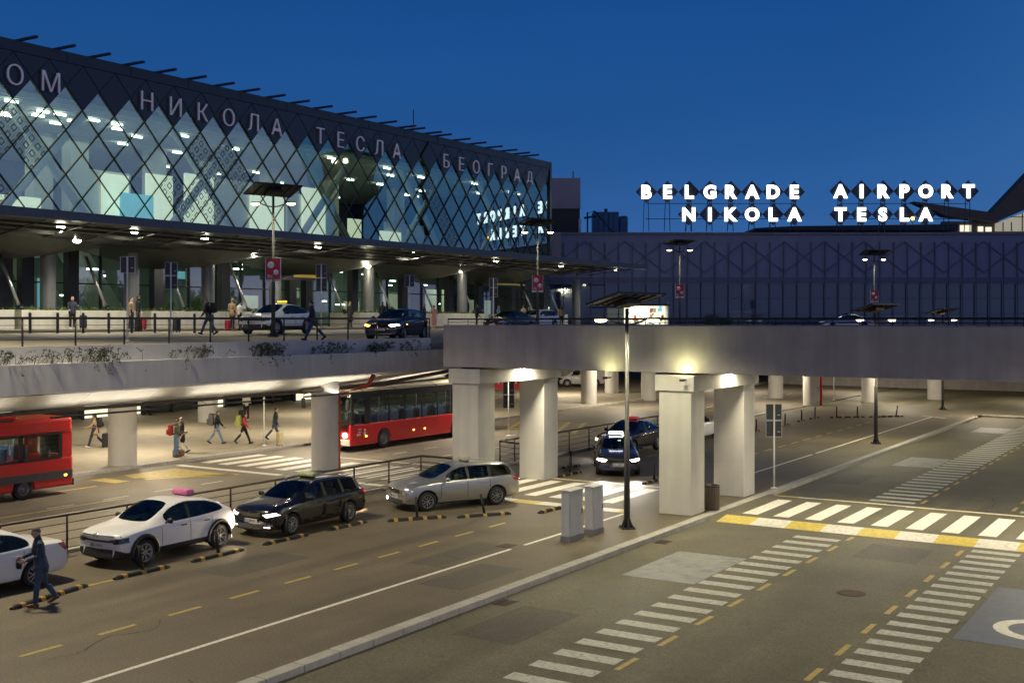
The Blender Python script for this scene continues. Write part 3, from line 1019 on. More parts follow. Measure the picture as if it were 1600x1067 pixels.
for y0, y1, z0, z1 in ((52.4, 54.6, 12.6, 16.6), (56.2, 58.6, 12.6, 17.0), (59.8, 62.6, 12.6, 17.4), (66.6, 70.3, 12.6, 17.0), (72.6, 75.4, 12.6, 17.6), (78.5, 80.2, 12.6, 15.4), (83, 86, 12.6, 14.6), (38, 47.5, 12.5, 14.4)):
    b.box(-66.9, -66.7, y0, y1, z0, z1)
part(b, 'lit_panel', 'panel_warm', TERM)
part(MB().box(-65.4, -65.2, onX(190, -65.2), onX(240, -65.2), 12.6, 15.2), 'screen', 'screen_cyan', TERM)
# patterned (nested square) panes
fr = bpy.data.materials.new('fritted_glass')
fr.use_nodes = True
n_, l_ = fr.node_tree.nodes, fr.node_tree.links
tc = n_.new('ShaderNodeTexCoord')
sp = n_.new('ShaderNodeSeparateXYZ')
l_.new(tc.outputs['Object'], sp.inputs[0])
def mth(op, a, b_=None):
    q = n_.new('ShaderNodeMath')
    q.operation = op
    for i, v in enumerate((a, b_)):
        if v is None: continue
        if isinstance(v, (int, float)): q.inputs[i].default_value = v
        else: l_.new(v, q.inputs[i])
    return q.outputs[0]
u_ = mth('ADD', mth('MULTIPLY', sp.outputs['Y'], 1 / PIT), mth('MULTIPLY', sp.outputs['Z'], 1 / HD))
v_ = mth('SUBTRACT', mth('MULTIPLY', sp.outputs['Y'], 1 / PIT), mth('MULTIPLY', sp.outputs['Z'], 1 / HD))
fu = mth('ABSOLUTE', mth('SUBTRACT', mth('FRACT', mth('MULTIPLY', u_, 3)), .5))
fv = mth('ABSOLUTE', mth('SUBTRACT', mth('FRACT', mth('MULTIPLY', v_, 3)), .5))
rg = mth('MAXIMUM', fu, fv)
line = mth('GREATER_THAN', mth('FRACT', mth('MULTIPLY', rg, 3.2)), .55)
tr = n_.new('ShaderNodeBsdfTransparent')
msh = n_.new('ShaderNodeMixShader')
l_.new(mth('MULTIPLY', line, .75), msh.inputs[0])
l_.new(tr.outputs[0], msh.inputs[1])
pb_ = n_['Principled BSDF']
pb_.inputs['Base Color'].default_value = (.25, .27, .27, 1)
l_.new(pb_.outputs[0], msh.inputs[2])
l_.new(msh.outputs[0], n_['Material Output'].inputs[0])
M['fritted_glass'] = fr
b = MB()
random.seed(21)
for n in range(-5, 25):
    for k in range(1, 6):
        y = yk(n) + (PIT / 2 if k % 2 else 0)
        z = ZC - HD / 2 * k - 0.0
        if z < 12.4 or y > YB - 1.2: continue
        run = (n + k // 2 * 1) % 7 in (0, 1) if n < 12 else (n - k // 2) % 8 == 0
        if k >= 2 and run:
            part(MB().face([(XF - .03, y, max(z - HD / 2, 12.4)), (XF - .03, y + PIT / 2, z), (XF - .03, y, z + HD / 2), (XF - .03, y - PIT / 2, z)]), 'patterned_pane', 'fritted_glass', TERM)
for y, p in ((28, 420), (40, 460), (53, 330), (66, 250), (79, 130), (91, 60)):
    lamp('AREA', (-68 - XF, y - 66, 14.5 - 5.9), p * (.6 if y < 45 else .06), (1, .96, .84), 5, TERM, shape=(10, 8), target=(-68 - XF, y - 66, 30))
    lamp('AREA', (-68 - XF, y - 66, 18.9 - 5.9), p * .55, (1, .95, .80), 5, TERM, shape=(10, 8))
# ground floor: glass, mullions, pillars, interior
part(MB().face([(-57.9, YA, 5.93), (-57.9, YB, 5.93), (-57.9, YB, 12.3), (-57.9, YA, 12.3)]), 'lobby_glazing', 'lobby_glass', TERM)
b = MB()
y = YA
while y < YB:
    b.box(-57.95, -57.78, y - .05, y + .05, 5.93, 12.3)
    y += 2.295
for z in (6.1, 8.55):
    b.box(-57.94, -57.80, YA, YB, z - .04, z + .04)
part(b, 'lobby_mullion', 'mullion', TERM)
part(MB().box(-70.2, -70, YA, YB, 5.93, 12), 'lobby_wall', 'inner_green', TERM)
part(MB().box(-70, -57.95, YA, YB, 11.0, 11.1), 'lobby_ceiling', 'inner_dark', TERM)
for u in (8, 40, 112, 245, 350, 455, 480, 552, 630, 702, 748, 800, 850):
    y = onX(u, -57.4)
    part(MB().box(-57.7, -57.2, y - .35, y + .35, 5.93, 10.8), 'pillar', 'dark_metal', TERM)
b = MB()
for u0, u1 in ((20, 110), (108, 200)):
    ya, yb = onX(u0, -63), onX(u1, -63)
    b.prism([(ya, 11.0), (ya + .9, 11.0), (yb, 6.2), (yb - 1.2, 6.2)], -64.5, -62.5, 'x')
part(b, 'escalator', 'inner_white', TERM)
b = MB()
random.seed(5)
for i in range(26):
    y = random.uniform(34, 95)
    z = random.uniform(9.2, 10.8) if i % 3 else random.uniform(6.5, 8)
    x = random.uniform(-69, -61)
    b.box(x, x + .3, y, y + random.uniform(.3, .9), z, z + .10)
part(b, 'lobby_lamp', 'strip_on', TERM)
b = MB()
for u0, u1, z0, z1 in ((380, 402, 7.3, 8.3), (445, 466, 8.2, 9.0), (598, 628, 6.6, 8.9), (664, 682, 6.6, 9.3), (690, 702, 6.6, 9.3), (724, 742, 6.4, 8.4), (757, 772, 6.5, 8.4), (536, 560, 6.6, 8.0)):
    b.box(-65, -64.9, onX(u0, -65), onX(u1, -65), z0, z1)
part(b, 'lobby_lit_panel', 'lobby_panel', TERM)
b = MB()
for u0, u1, z0, z1 in ((58, 68, 6.5, 8.9), (277, 288, 9.2, 9.7)):
    b.box(-61, -60.9, onX(u0, -61), onX(u1, -61), z0, z1)
part(b, 'lobby_screen', 'screen_cyan', TERM)
for u0, u1, z0, z1 in ((437, 518, 9.25, 9.85), (753, 805, 9.4, 9.95)):
    o = part(MB().box(-57.1, -56.9, onX(u0, -57), onX(u1, -57), z0, z1), 'entrance_sign', 'sign_back', TERM)
    part(MB().box(-56.895, -56.88, onX(u0 + 20, -57), onX(u0 + 66, -57), z0 + .2, z1 - .2), 'lit_strip', 'sign_yellow', TERM)
for y, p in ((36, 160), (50, 150), (64, 190), (78, 200), (90, 160)):
    lamp('AREA', (-64 - XF, y - 66, 10.8 - 5.9), p, (1, .95, .78), 3, TERM)

# ================================================================ canopy
CAN = thing('entrance_canopy', 'dark swooping canopy over the upper pavement with round downlights', 'canopy', (-50, 60, 5.93))
YE = 96.0
b = MB()
nx, ny = 14, 150
CP = 11.9
CY0 = 37.0
def soff(i, j):
    t = i / nx
    y0 = 10 + (YE - 10) * j / ny
    x = -46.15 - t * 11.6
    end = YE - .6 - t * 7
    y = min(y0, end)
    ph = (y - CY0) / CP
    s = abs(ph - round(ph)) * 2
    dip = (1 - s) ** 1.0
    q = max(0, min(1, (t - .26) / .34))
    q = q * q * (3 - 2 * q)
    z = 11.16 - .10 * t - 1.5 * q * (.30 + .70 * dip)
    return (x, y, z)
vs = [soff(i, j) for j in range(ny + 1) for i in range(nx + 1)]
fs = [(j * (nx + 1) + i, j * (nx + 1) + i + 1, (j + 1) * (nx + 1) + i + 1, (j + 1) * (nx + 1) + i) for j in range(ny) for i in range(nx)]
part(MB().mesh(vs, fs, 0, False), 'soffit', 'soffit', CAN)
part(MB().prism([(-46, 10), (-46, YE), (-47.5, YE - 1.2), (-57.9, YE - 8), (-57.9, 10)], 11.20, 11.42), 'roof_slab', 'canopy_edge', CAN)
part(MB().box(-46.15, -45.9, 10, YE, 11.02, 11.44), 'edge_trim', 'canopy_edge', CAN)
b = MB()
for i in range(5):
    x = -47.5 - i * 1.1
    b.box(x - .04, x + .04, 12, YE - 3 - i, 10.86 - i * .12, 10.98 - i * .10)
for j in range(34):
    y = 14 + j * 2.4
    b.tube([(-46.3, y, 10.98), (-51, y + .8, 10.55)], .05, 4, smooth=False)
part(b, 'soffit_batten', 'batten', CAN)
for u in (75, 205, 325, 430, 576, 722, 900):
    y = onX(u, -53.4)
    part(MB().lathe([(.40, 5.93), (.40, 10.2)], 20, T=Matrix.Translation((-53.4, y, 0)), close=False), 'column', 'column_grey', CAN)
for u in (22, 158, 281, 380, 530, 606, 672, 734, 828, 868):
    y = onX(u, -53)
    o = part(MB().tube([(-53.9, y - .3, 9.9), (-52.7, y + .15, 6.95)], .085, 8), 'strut', 'steel', CAN)
    part(MB().tube([(-52.72, y + .14, 7.15), (-52.6, y + .2, 6.85)], .14, 8), 'strut_foot', 'black_metal', CAN)
for u, v in [(-60, 350), (95, 354), (210, 362), (320, 373), (398, 397), (497, 386), (555, 407), (645, 392), (720, 422), (775, 408), (835, 421), (877, 415), (962, 421), (575, 416), (430, 399), (120, 376)]:
    low = v > 390 and u < 860 and u not in (775, 645)
    X = -52.3 if low else -49
    y = onX(u, X)
    k = (u - 800) / 1800
    d = X / (-SA + CA * k)
    z = EYE + (500 - v) * d / 1800
    t = 0
    o = part(MB().lathe([(.05, .35), (.13, .30), (.17, .06), (.17, .0)], 12, T=Matrix.Translation((X, y, z)), close=False), 'downlight', 'grey_metal', CAN)
    dd = MB().lathe([(.0, -.12), (.13, -.11), (.20, -.03), (.20, .02)], 12, close=False, T=Matrix.Translation((X + 50, y - 60, z - 5.93))).build('bulb', M['down_on'], o)
    if low: lamp('POINT', (X + 50, y - 60, z - 5.93 - .24), 190, (1, .92, .68), .10, CAN)
    else: lamp('SPOT', (X + 50, y - 60, z - 5.93 - .20), 620, (1, .92, .68), .10, CAN, target=(X + 50, y - 60, -9), spot=150, blend=.5)
    part(MB().tube([(X, y, z + .3), (X, y, 10.9)], .03, 6), 'downlight_rod', 'dark_metal', CAN)

# planters with low greenery along the pavement
ends = [(4, 35.6), (36.0, 43.6), (44.2, 50.4), (51.0, 57.4), (62.5, 69.4), (70.0, 78.2), (83, 92)]
labs = ['long white planter at the far left below the struts', 'long white planter behind the woman in black trousers', 'white planter behind the pair with black suitcases', 'white planter behind the walking man in jeans',
        'white planter behind the white car on the upper road', 'white planter behind the black hatchback', 'white planter at the end of the canopy']
for (ya, yb), lab in zip(ends, labs):
    t = thing('planter', lab, 'planter', (-53.5, (ya + yb) / 2, 5.93), 0, 'white planters under the canopy')
    h = (yb - ya) / 2
    b = MB()
    b.box(-1.4, 1.4, -h, h, 0, .98, ch=.02)
    b.build('trough', M['planter_concrete'], t)
    b = MB()
    random.seed(int(ya))
    for i in range(int((yb - ya) * 60)):
        x, y = random.uniform(-1.25, 1.25), random.uniform(-h + .1, h - .1)
        a, hh = random.uniform(0, 6.3), random.uniform(.08, .26)
        dx, dy = math.cos(a) * .05, math.sin(a) * .05
        b.face([(x - dy, y + dx, .97), (x + dy, y - dx, .97), (x + dx * 2, y + dy * 2, .97 + hh)])
    tag(b.build('grass', M['grass_green'], t), kind='stuff')
def leafball(name, lab, cat, loc, rx, rz, n, m, sz=.07, trunk=.0, group=None):
    t = thing(name, lab, cat, loc, 0, group)
    b = MB()
    rnd = random.Random(int(loc[0] * 7 + loc[1] * 13))
    blobs = [(rnd.uniform(-.45, .45) * rx, rnd.uniform(-.45, .45) * rx, rnd.uniform(.5, 1.3) * rz, rnd.uniform(.5, .75)) for _ in range(7)]
    for i in range(n):
        bx, by, bz, br = rnd.choice(blobs)
        v = Vector((rnd.gauss(0, 1), rnd.gauss(0, 1), rnd.gauss(0, 1))).normalized() * (rnd.random() ** .35) * br
        c = Vector((bx + v.x * rx, by + v.y * rx, bz + v.z * rz + trunk))
        a = Vector((rnd.gauss(0, 1), rnd.gauss(0, 1), rnd.gauss(0, 1))).normalized() * sz
        e = a.cross(Vector((rnd.gauss(0, 1), rnd.gauss(0, 1), rnd.gauss(0, 1)))).normalized() * sz * .55
        b.face([c - a, c + e, c + a, c - e])
    b.build('crown' if trunk else 'foliage', M[m], t)
    k = MB()
    k.tube([(0, 0, 0), (rx * .04, 0, trunk * .6 + rz * .3), (0, rx * .05, trunk + rz)], [max(.03, trunk * .05), max(.025, trunk * .04), .02], 7)
    for _ in range(5):
        a_ = rnd.uniform(0, 6.28)
        k.tube([(0, 0, trunk * .7 + rz * .2), (math.cos(a_) * rx * .6, math.sin(a_) * rx * .6, trunk + rz * rnd.uniform(.6, 1.2))], [max(.02, trunk * .02), .01], 5)
    k.build('trunk' if trunk else 'stem', M['bark'], t)
    return t
for u, lab, r in ((307, 'round clipped green shrub in a planter left of the walking man', .42), (265, 'small yellow green shrub behind the two panel sign', .28), (612, 'small dark shrub above the black hatchback', .30)):
    leafball('shrub', lab, 'shrub', (-52.9, onX(u, -52.9), 6.9), r, r * 1.05, 900, 'bush_green', .05)
for u, lab in ((1110, 'round dark bush left of a pair on the upper deck'), (1133, 'round dark bush right of a pair on the upper deck')):
    x, y = P(u, 108)
    leafball('shrub', lab, 'shrub', (x, y, 5.6), .75, .62, 700, 'bush_green', .08)
# weeds in the trough
random.seed(12)
b = MB()
for i in range(95):
    y = random.uniform(18, 44)
    if random.random() < .7: y = random.choice((21, 25.2, 29.5, 33.2, 36.5, 40, 42.5)) + random.gauss(0, .5)
    if y > 44 : continue
    for k in range(random.randint(2, 6)):
        base = Vector((-32.35 + random.uniform(-.12, .15), y + random.uniform(-.1, .1), 5.0))
        hang = random.random() < .22
        tip = base + Vector((random.uniform(.05, .4), random.uniform(-.45, .45), random.uniform(-.5, -.1) if hang else random.uniform(.05, .5)))
        mid = base.lerp(tip, .5) + Vector((.08, 0, .18))
        b.tube([base, mid, tip], [.008, .007, .003], 3, smooth=False)
        for q in range(7):
            c = mid.lerp(tip, random.random()) + Vector((random.gauss(0, .03), random.gauss(0, .05), random.gauss(0, .03)))
            a = Vector((random.gauss(0, 1), random.gauss(0, 1), random.gauss(0, 1))).normalized() * .045
            e = a.cross(Vector((random.gauss(0, 1), 1, 0))).normalized() * .018
            b.face([c - a, c + e, c + a, c - e])
o = b.build('weeds', M['weed'])
tag(o, 'straggly dark weeds growing from the trough on the deck edge', 'weeds', kind='stuff')

# ================================================================ old terminal (right), roof sign, roof plant
ox, oy = P(1240, 130)
OLD = thing('old_terminal', 'long low dark building with a lattice band and glass wall', 'building', (ox, oy, 5.45), HEAD)
def ux(u, d=130): return (u - 1240) / 1800 * d
ZT = 16.15 - 5.45
xl, xr = ux(838), ux(1760)
MB().box(xl, xr, 0, 30, 5.0, ZT).build('wall', M['old_wall'], OLD)
MB().box(xl, xr, .35, 30, 0, 4.99).build('lower_wall', M['old_wall'], OLD)
MB().box(xl - .05, xr, -.25, .02, ZT - .12, ZT + .12).build('parapet', M['roof_grey'], OLD)
b = MB()
pw = 4.5
i = 0
x = xl + 1
while x < xr:
    for s in (-1, 1):
        for q in (0, 1):
            pass
    b.tube([(x, -.06, ZT - .9), (x + pw, -.06, 6.3)], .10, 4, smooth=False, up=(0, 1, 0))
    b.tube([(x + pw, -.075, ZT - .9), (x, -.075, 6.3)], .10, 4, smooth=False, up=(0, 1, 0))
    x += pw
part_ = b.build('lattice', M['old_lattice'], OLD)
MB().box(xl, xr, -.16, 0, 5.2, 5.75).build('ledge', M['old_lattice'], OLD)
b = MB()
x = xl
k = 0
while x < xr:
    b.box(x - .035, x + .035, -.22, -.02, 0, ZT - 1.0)
    x += 1.55
for z in (1.6, 3.4):
    b.box(xl, xr, .12, .2, z - .03, z + .03)
b.build('mullion_row', M['old_lattice'], OLD)
MB().face([(xl, .2, 0), (xr, .2, 0), (xr, .2, 5.0), (xl, .2, 5.0)]).build('glazing', M['old_glass'], OLD)
b = MB()
for u0, u1, z0, z1 in ((1140, 1175, .4, 2.0), (1385, 1430, .3, 1.5), (1450, 1500, .3, 1.4), (1010, 1044, .2, 1.0)):
    b.box(ux(u0), ux(u1), .28, .34, z0, z1)
b.build('lit_window', M['inner_white'], OLD)
MB().box(ux(857), ux(876), -.6, 2, 6.9, 10.8).build('end_pier', M['tower_pink'], OLD)

sx, sy = P(1240, 127.5)
def sign(lab, rows):
    t = thing('rooftop_sign', lab, 'sign', (sx, sy, 16.2), HEAD, 'lit roof letters')
    def xx(u): return (u - 1240) / 1800 * 127.5
    def zz(v): return EYE + (500 - v) * 127.5 / 1800 - 16.2
    fr_ = MB()
    for v, txt in rows:
        for u, ch in txt:
            x, z = xx(u), zz(v)
            p = MB().prism([(x - 1.19, z), (x, z - 1.23), (x + 1.19, z), (x, z + 1.23)], 0, .08, 'y').build('diamond_panel', M['slate_cladding'], t)
            vs, fs = text_mesh(ch, 1.7, .14, .07)
            h = max(q[1] for q in vs) - min(q[1] for q in vs)
            k = 1.52 / h
            T = Matrix.Translation((x, -.10, z - .02)) @ Matrix(((1, 0, 0, 0), (0, 0, -1, 0), (0, 1, 0, 0), (0, 0, 0, 1)))
            MB().mesh([T @ Vector((q[0] * k, q[1] * k, q[2])) for q in vs], fs).build('letter', M['letter_lit'], p)
            for dx in (-.32, .32):
                fr_.tube([(x + dx, .35, 0), (x + dx * .6, .12, z)], .05, 4, smooth=False)
    us = [u for v, t_ in rows for u, c in t_]
    for zq in (1.6, 3.0):
        fr_.tube([(xx(min(us)), .2, zz(318 if zq > 2 else 342)), (xx(max(us)), .2, zz(318 if zq > 2 else 342))], .05, 4, smooth=False)
    fr_.build('support_frame', M['dark_metal'], t)
sign('lit white roof letters on diamonds reading BELGRADE NIKOLA', [(300, list(zip((1010, 1043, 1077, 1109, 1142, 1175, 1208, 1241), 'BELGRADE'))), (335, list(zip((1076, 1109, 1142, 1175, 1208, 1241), 'NIKOLA')))])
sign('lit white roof letters on diamonds reading AIRPORT TESLA', [(299, list(zip((1313, 1346, 1380, 1413, 1446, 1480, 1513), 'AIRPORT'))), (335, list(zip((1313, 1346, 1379, 1413, 1446), 'TESLA')))])
for x_, w_ in ((P(1125, 126), 0), (P(1400, 126), 0)):
    pass
# roof plant left: stair tower, blue tank, ducts
tx, ty = P(882, 134)
t = thing('stair_tower', 'pale pink box tower over a dark recess behind the terminal corner', 'tower', (tx, ty, 16.0), HEAD)
w_ = 25 / 1800 * 134
MB().box(-w_ - .6, w_, 0, 6, 3.35, 6.9).build('upper_box', M['tower_pink'], t)
MB().box(-w_ - .55, w_ - .05, .3, 5.8, -4, 3.34).build('dark_recess', M['inner_dark'], t)
MB().tube([(w_ - .8, 1, 6.9), (w_ - .8, 1, 7.8)], .06, 6).build('roof_vent', M['dark_metal'], t)
tx, ty = P(953, 138)
t = thing('water_tank', 'blue panelled tank with a pipe on the flat roof', 'tank', (tx, ty, 16.1), HEAD)
b = MB()
for i in range(5):
    b.box(-2.0 + i * .62, -1.41 + i * .62, 0, 3, .45, 3.25, ch=.03)
b.box(1.12, 2.2, .2, 2.6, .2, 2.8, ch=.25)
b.build('shell', M['tank_blue'], t)
MB().box(-1.9, 1.1, .2, 2.8, 0, .44).build('frame', M['inner_dark'], t)
MB().tube([(-.4, 1, 3.2), (-.4, 1, 3.7)], .2, 8).build('hatch', M['dark_metal'], t)
tx, ty = P(910, 132)
t = thing('roof_duct', 'bent grey ducts beside the blue tank', 'duct', (tx, ty, 16.1), HEAD)
MB().tube([(-.3, 0, -.2), (-.3, 0, 1.9)], .16, 8).build('pipe', M['sign_white'], t)
MB().tube([(.6, .3, 0), (.6, .3, 2.6), (1.4, .3, 2.8), (3.9, .3, 0)], .10, 8).build('pipe', M['dark_metal'], t)
MB().tube([(.2, .3, 2.0), (1.6, .3, 2.2)], .12, 8).build('pipe', M['dark_metal'], t)
# swooping roofed hall right, behind the sign
tx, ty = P(1500, 160)
t = thing('winged_hall', 'hall with a swooping brown roof and lit windows behind the roof letters', 'building', (tx, ty, 16.0), HEAD)
def hx(u): return (u - 1500) / 1800 * 160
def hz(v): return EYE + (500 - v) * 160 / 1800 - 16.0
MB().prism([(hx(1424), hz(316)), (hx(1440), hz(318)), (hx(1545), hz(333)), (hx(1612), hz(262)), (hx(1700), hz(190)), (hx(1700), hz(250)), (hx(1612), hz(322)), (hx(1552), hz(348)), (hx(1475), hz(339))], -1, 1.2, 'y').build('roof', M['old_roof'], t)
MB().box(hx(1474), hx(1760), .1, 1.1, -1, hz(346)).build('wall', M['old_roof'], t)
b = MB()
for u0, u1, v0, v1 in ((1500, 1517, 352, 362), (1528, 1536, 354, 362), (1540, 1549, 355, 362)):
    b.box(hx(u0), hx(u1), -.1, .05, hz(v1), hz(v0))
b.build('lit_window', M['panel_warm'], t)
b = MB()
b.prism([(hx(1553), hz(362)), (hx(1760), hz(362)), (hx(1760), hz(250)), (hx(1600), hz(332)), (hx(1553), hz(350))], -.5, -.3, 'y')
b.build('lit_window', M['hall_window'], t)
b = MB()
for u in (1564, 1577, 1594, 1612):
    b.box(hx(u), hx(u + 1.2), -.62, -.5, hz(362), hz(348 if u < 1580 else 334))
b.box(hx(1576), hx(1760), -.64, -.52, hz(340), hz(339))
b.build('mullion', M['inner_dark'], t)
b = MB().prism([(hx(1170), hz(360)), (hx(1230), hz(357)), (hx(1480), hz(354)), (hx(1480), hz(363)), (hx(1170), hz(363))], -4, 6, 'y')
o = b.build('low_roof', M['inner_dark'], t)
sx2, sy2 = P(1426, 126)
t = thing('warning_light', 'small orange warning light between the roof letters', 'lamp', (sx2, sy2, 16.2), HEAD)
MB().tube([(0, 0, 0), (0, 0, 1.2)], .04, 6).build('stem', M['dark_metal'], t)
MB().ball((0, 0, 1.3), .2).build('bulb', M['blink_on'], t)
# lit kiosk on the upper deck
kx_, ky_ = P(995, 118)
t = thing('kiosk', 'small brightly lit glass kiosk full of goods on the upper deck', 'kiosk', (kx_, ky_, 5.45), HEAD)
kw = 50 / 1800 * 118
MB().box(-kw * .35, kw, 1.6, 1.7, 0, 2.4).build('back_wall', M['panel_warm'], t)
MB().box(-kw - .1, kw + .1, -.2, 1.8, 2.4, 2.6).build('roof', M['dark_metal'], t)
MB().box(kw - .15, kw, -.1, 1.7, 0, 2.75).build('side_pier', M['sign_white'], t)
random.seed(3)
for m_ in ('cloth_red', 'cloth_white', 'screen_cyan', 'cloth_tan', 'cloth_blue'):
    for i in range(7):
        x, z = random.uniform(-kw * .35, kw - .4), random.uniform(.2, 1.9)
        MB().box(x, x + random.uniform(.15, .4), .9, 1.1, z, z + random.uniform(.2, .5)).build('goods', M[m_], t)
lamp('AREA', (.5, .6, 2.3), 160, (1, .92, .7), 1.5, t)
MB().box(-kw * .35, kw, .0, .3, 0, .5).build('counter', M['inner_white'], t)
# ================================================================ street furniture
def street_lamp(loc, rz, lab, H=7.0, banner=False, power=0, tilt=-15, yaw=38):
    t = thing('street_lamp', lab, 'street lamp', loc, rz, 'solar street lamps')
    b = MB()
    b.tube([(0, 0, .03), (0, 0, H * .42), (0, 0, H * .42 + .02), (0, 0, H - .25)], [.095, .085, .062, .055], 12)
    b.build('pole', M['pole_grey'], t)
    b = MB()
    b.box(-.22, .22, -.22, .22, 0, .03)
    for a in range(4):
        b.prism([(.08, .03), (.20, .03), (.08, .34)], -.012, .012, 'y', T=Matrix.Rotation(a * PI / 2, 4, 'Z'))
    for sx_ in (-1, 1):
        for sy_ in (-1, 1):
            b.tube([(sx_ * .17, sy_ * .17, .03), (sx_ * .17, sy_ * .17, .09)], .025, 6)
    b.build('base_plate', M['dark_metal'], t)
    T = Matrix.Translation((0, 0, H - .02)) @ Matrix.Rotation(R(yaw), 4, 'Z') @ Matrix.Rotation(R(tilt), 4, 'X')
    b = MB()
    b.box(-1.15, 1.15, -.62, .62, .05, .085, T=T)
    p = b.build('solar_panel', M['solar_cell'], t)
    b = MB()
    b.box(-1.19, 1.19, -.66, -.62, .03, .10, T=T)
    b.box(-1.19, 1.19, .62, .66, .03, .10, T=T)
    b.box(-1.19, -1.15, -.62, .62, .03, .10, T=T)
    b.box(1.15, 1.19, -.62, .62, .03, .10, T=T)
    for x in (-.7, -.2, .2, .7):
        b.box(x - .03, x + .03, -.62, .62, .0, .05, T=T)
    b.box(-.35, .35, -.25, .25, -.14, .0, T=T)
    b.build('panel_frame', M['solar_back'], p)
    hz_ = H - .62
    for s in (-1, 1):
        a = MB()
        a.tube([(0, 0, hz_ - .12), (s * .25, 0, hz_ - .10), (s * .62, 0, hz_ + .04)], .028, 8)
        a.build('arm', M['pole_grey'], t)
        h = MB()
        h.prism([(s * .58, -.05), (s * .70, -.10), (s * .98, -.09), (s * 1.04, 0), (s * .98, .09), (s * .70, .10), (s * .58, .05)], hz_ + .03, hz_ + .10)
        ho = h.build('lamp_head', M['dark_metal'], t)
        h = MB()
        h.lathe([(.0, -.08), (.08, -.07), (.115, -.025), (.115, .0)], 12, T=Matrix.Translation((s * .83, 0, hz_ + .03)) @ Matrix.Scale(1.7, 4, (1, 0, 0)), close=False)
        h.build('lens', M['lamp_on'], ho)
        if power:
            lamp('SPOT', (s * .83, 0, hz_ - .06), power, (1, .90, .55), .09, t, target=(s * .83, 0, 0), spot=150, blend=.6)
    if banner:
        bn = MB().box(-.33, .33, -.06, -.03, 2.55, 3.62).build('advert_board', M['banner_red'], t)
        w = MB()
        w.box(-.33, .33, -.068, -.0605, 2.55, 2.66)
        for cx, cz, r in ((-.10, 3.32, .15), (.14, 2.98, .12)):
            w.lathe([(0, 0), (r, 0), (r, .012), (r - .035, .014), (0, .014)], 20, T=Matrix.Translation((cx, -.061, cz)) @ Matrix.Rotation(PI / 2, 4, 'X'), close=False)
        for i in range(3):
            w.box(-.26, .02 - i * .08, -.068, -.0605, 2.74 + i * .055, 2.765 + i * .055)
        w.box(-.36, -.33, -.065, -.02, 2.52, 3.65)
        w.box(.33, .36, -.065, -.02, 2.52, 3.65)
        w.build('print', M['banner_white'], bn)
    return t
BW = HEAD                                  # boards face back along the view of the road user
street_lamp((-15.95, 31.85, 0), HEAD + .15, 'tall solar street lamp on the traffic island beside the two grey cabinets', 7.0, power=800)
street_lamp((-15.95, 60.5, 0), HEAD, 'solar street lamp on the traffic island beyond the bridge', 7.0, power=1300)
street_lamp((-17.97, 86.0, 0), HEAD, 'solar street lamp at the far end of the traffic island', 7.0, power=520)
x, y = P(1625, 82)
street_lamp((x, y, 0), HEAD, 'solar street lamp cut by the right edge of the view', 7.0, power=520)
street_lamp((-16.0, 3.2, 0), HEAD, 'solar street lamp on the near end of the traffic island out of view', 7.0, power=520)
street_lamp((1.5, 12.0, ZR), HEAD, 'added solar street lamp beside the right hand road out of view', 7.0, power=520)  # this and the next two are unseen lamps added to brighten the road
street_lamp((2.5, 29.0, ZR), HEAD, 'added solar street lamp right of the crossing out of view', 7.0, power=850)
street_lamp((1.5, 46.0, ZR), HEAD, 'added solar street lamp beyond the bridge on the right out of view', 7.0, power=1200)
def zdeck(X):
    for (xa, za), (xb, zb) in zip(prof, prof[1:]):
        if xb <= X <= xa: return za + (zb - za) * (X - xa) / (xb - xa)
    return 5.93 if X < -48 else 5.8
for u, d, lab, tl, yw in ((427, 53.2, 'solar street lamp with a red board before the white car on the upper road', -18, 38), (840, 74, 'solar street lamp with a red board at the end of the terminal', -15, 38),
                  (1062, 93, 'solar street lamp with a red board in front of the long dark building', -13, 38), (1366, 104, 'solar street lamp with its red board half hidden by a lower panel', -16, 6)):
    x, y = P(u, d)
    street_lamp((x, y, zdeck(x) if x < -33 else 5.45), HEAD, lab, 6.75 if d < 60 else 7.0, True, 260, tl, yw)

def back_sign(loc, lab, h, w, ph, rows, split=True, rz=HEAD, ink=0):
    t = thing('sign_post', lab, 'road sign', loc, rz, 'road signs seen from the back')
    MB().tube([(0, 0, 0), (0, 0, h)], .035, 8).build('pole', M['sign_white'], t)
    MB().lathe([(.14, 0), (.14, .02), (.05, .05)], 12).build('base_plate', M['sign_white'], t)
    for k in range(rows):
        z1 = h - k * (ph + .04)
        b = MB()
        b.box(-w / 2, w / 2, .045, .06, z1 - ph, z1)
        pn = b.build('sign_panel', M['sign_back'], t)
        f = MB()
        for x in (-w / 2, w / 2):
            f.box(x - .012, x + .012, -.0 + .03, .065, z1 - ph, z1)
        for z in (z1 - ph, z1):
            f.box(-w / 2, w / 2, -.0 + .032, .063, z - .011, z + .011)
        f.box(w * .22, w * .4, .041, .044, z1 - ph * .72, z1 - ph * .66)
        f.build('frame', M['cabinet_grey'], pn)
    return t
for u, d, rows, lab, hh, ph in ((199, 44.5, 1, 'road sign seen from the back with one dark panel on the upper road', 3.27, .62), (267, 52, 2, 'road sign with two dark panels left of the walking man on the upper road', 3.3, .58),
                                (502, 60, 2, 'road sign with two panels above the walking person near the white car', 3.6, .68), (640, 70, 1, 'road sign with one small panel behind the black hatchback', 3.4, .70), (771, 78, 2, 'road sign with two panels by the black saloon on the upper road', 3.5, .62)):
    x, y = P(u, d)
    back_sign((x, y, zdeck(x)), lab, hh, .56, ph, rows)
back_sign((-15.0, 42.4, 0), 'white post with four dark sign panels on the island right of the pier', 3.2, .60, .60, 2)
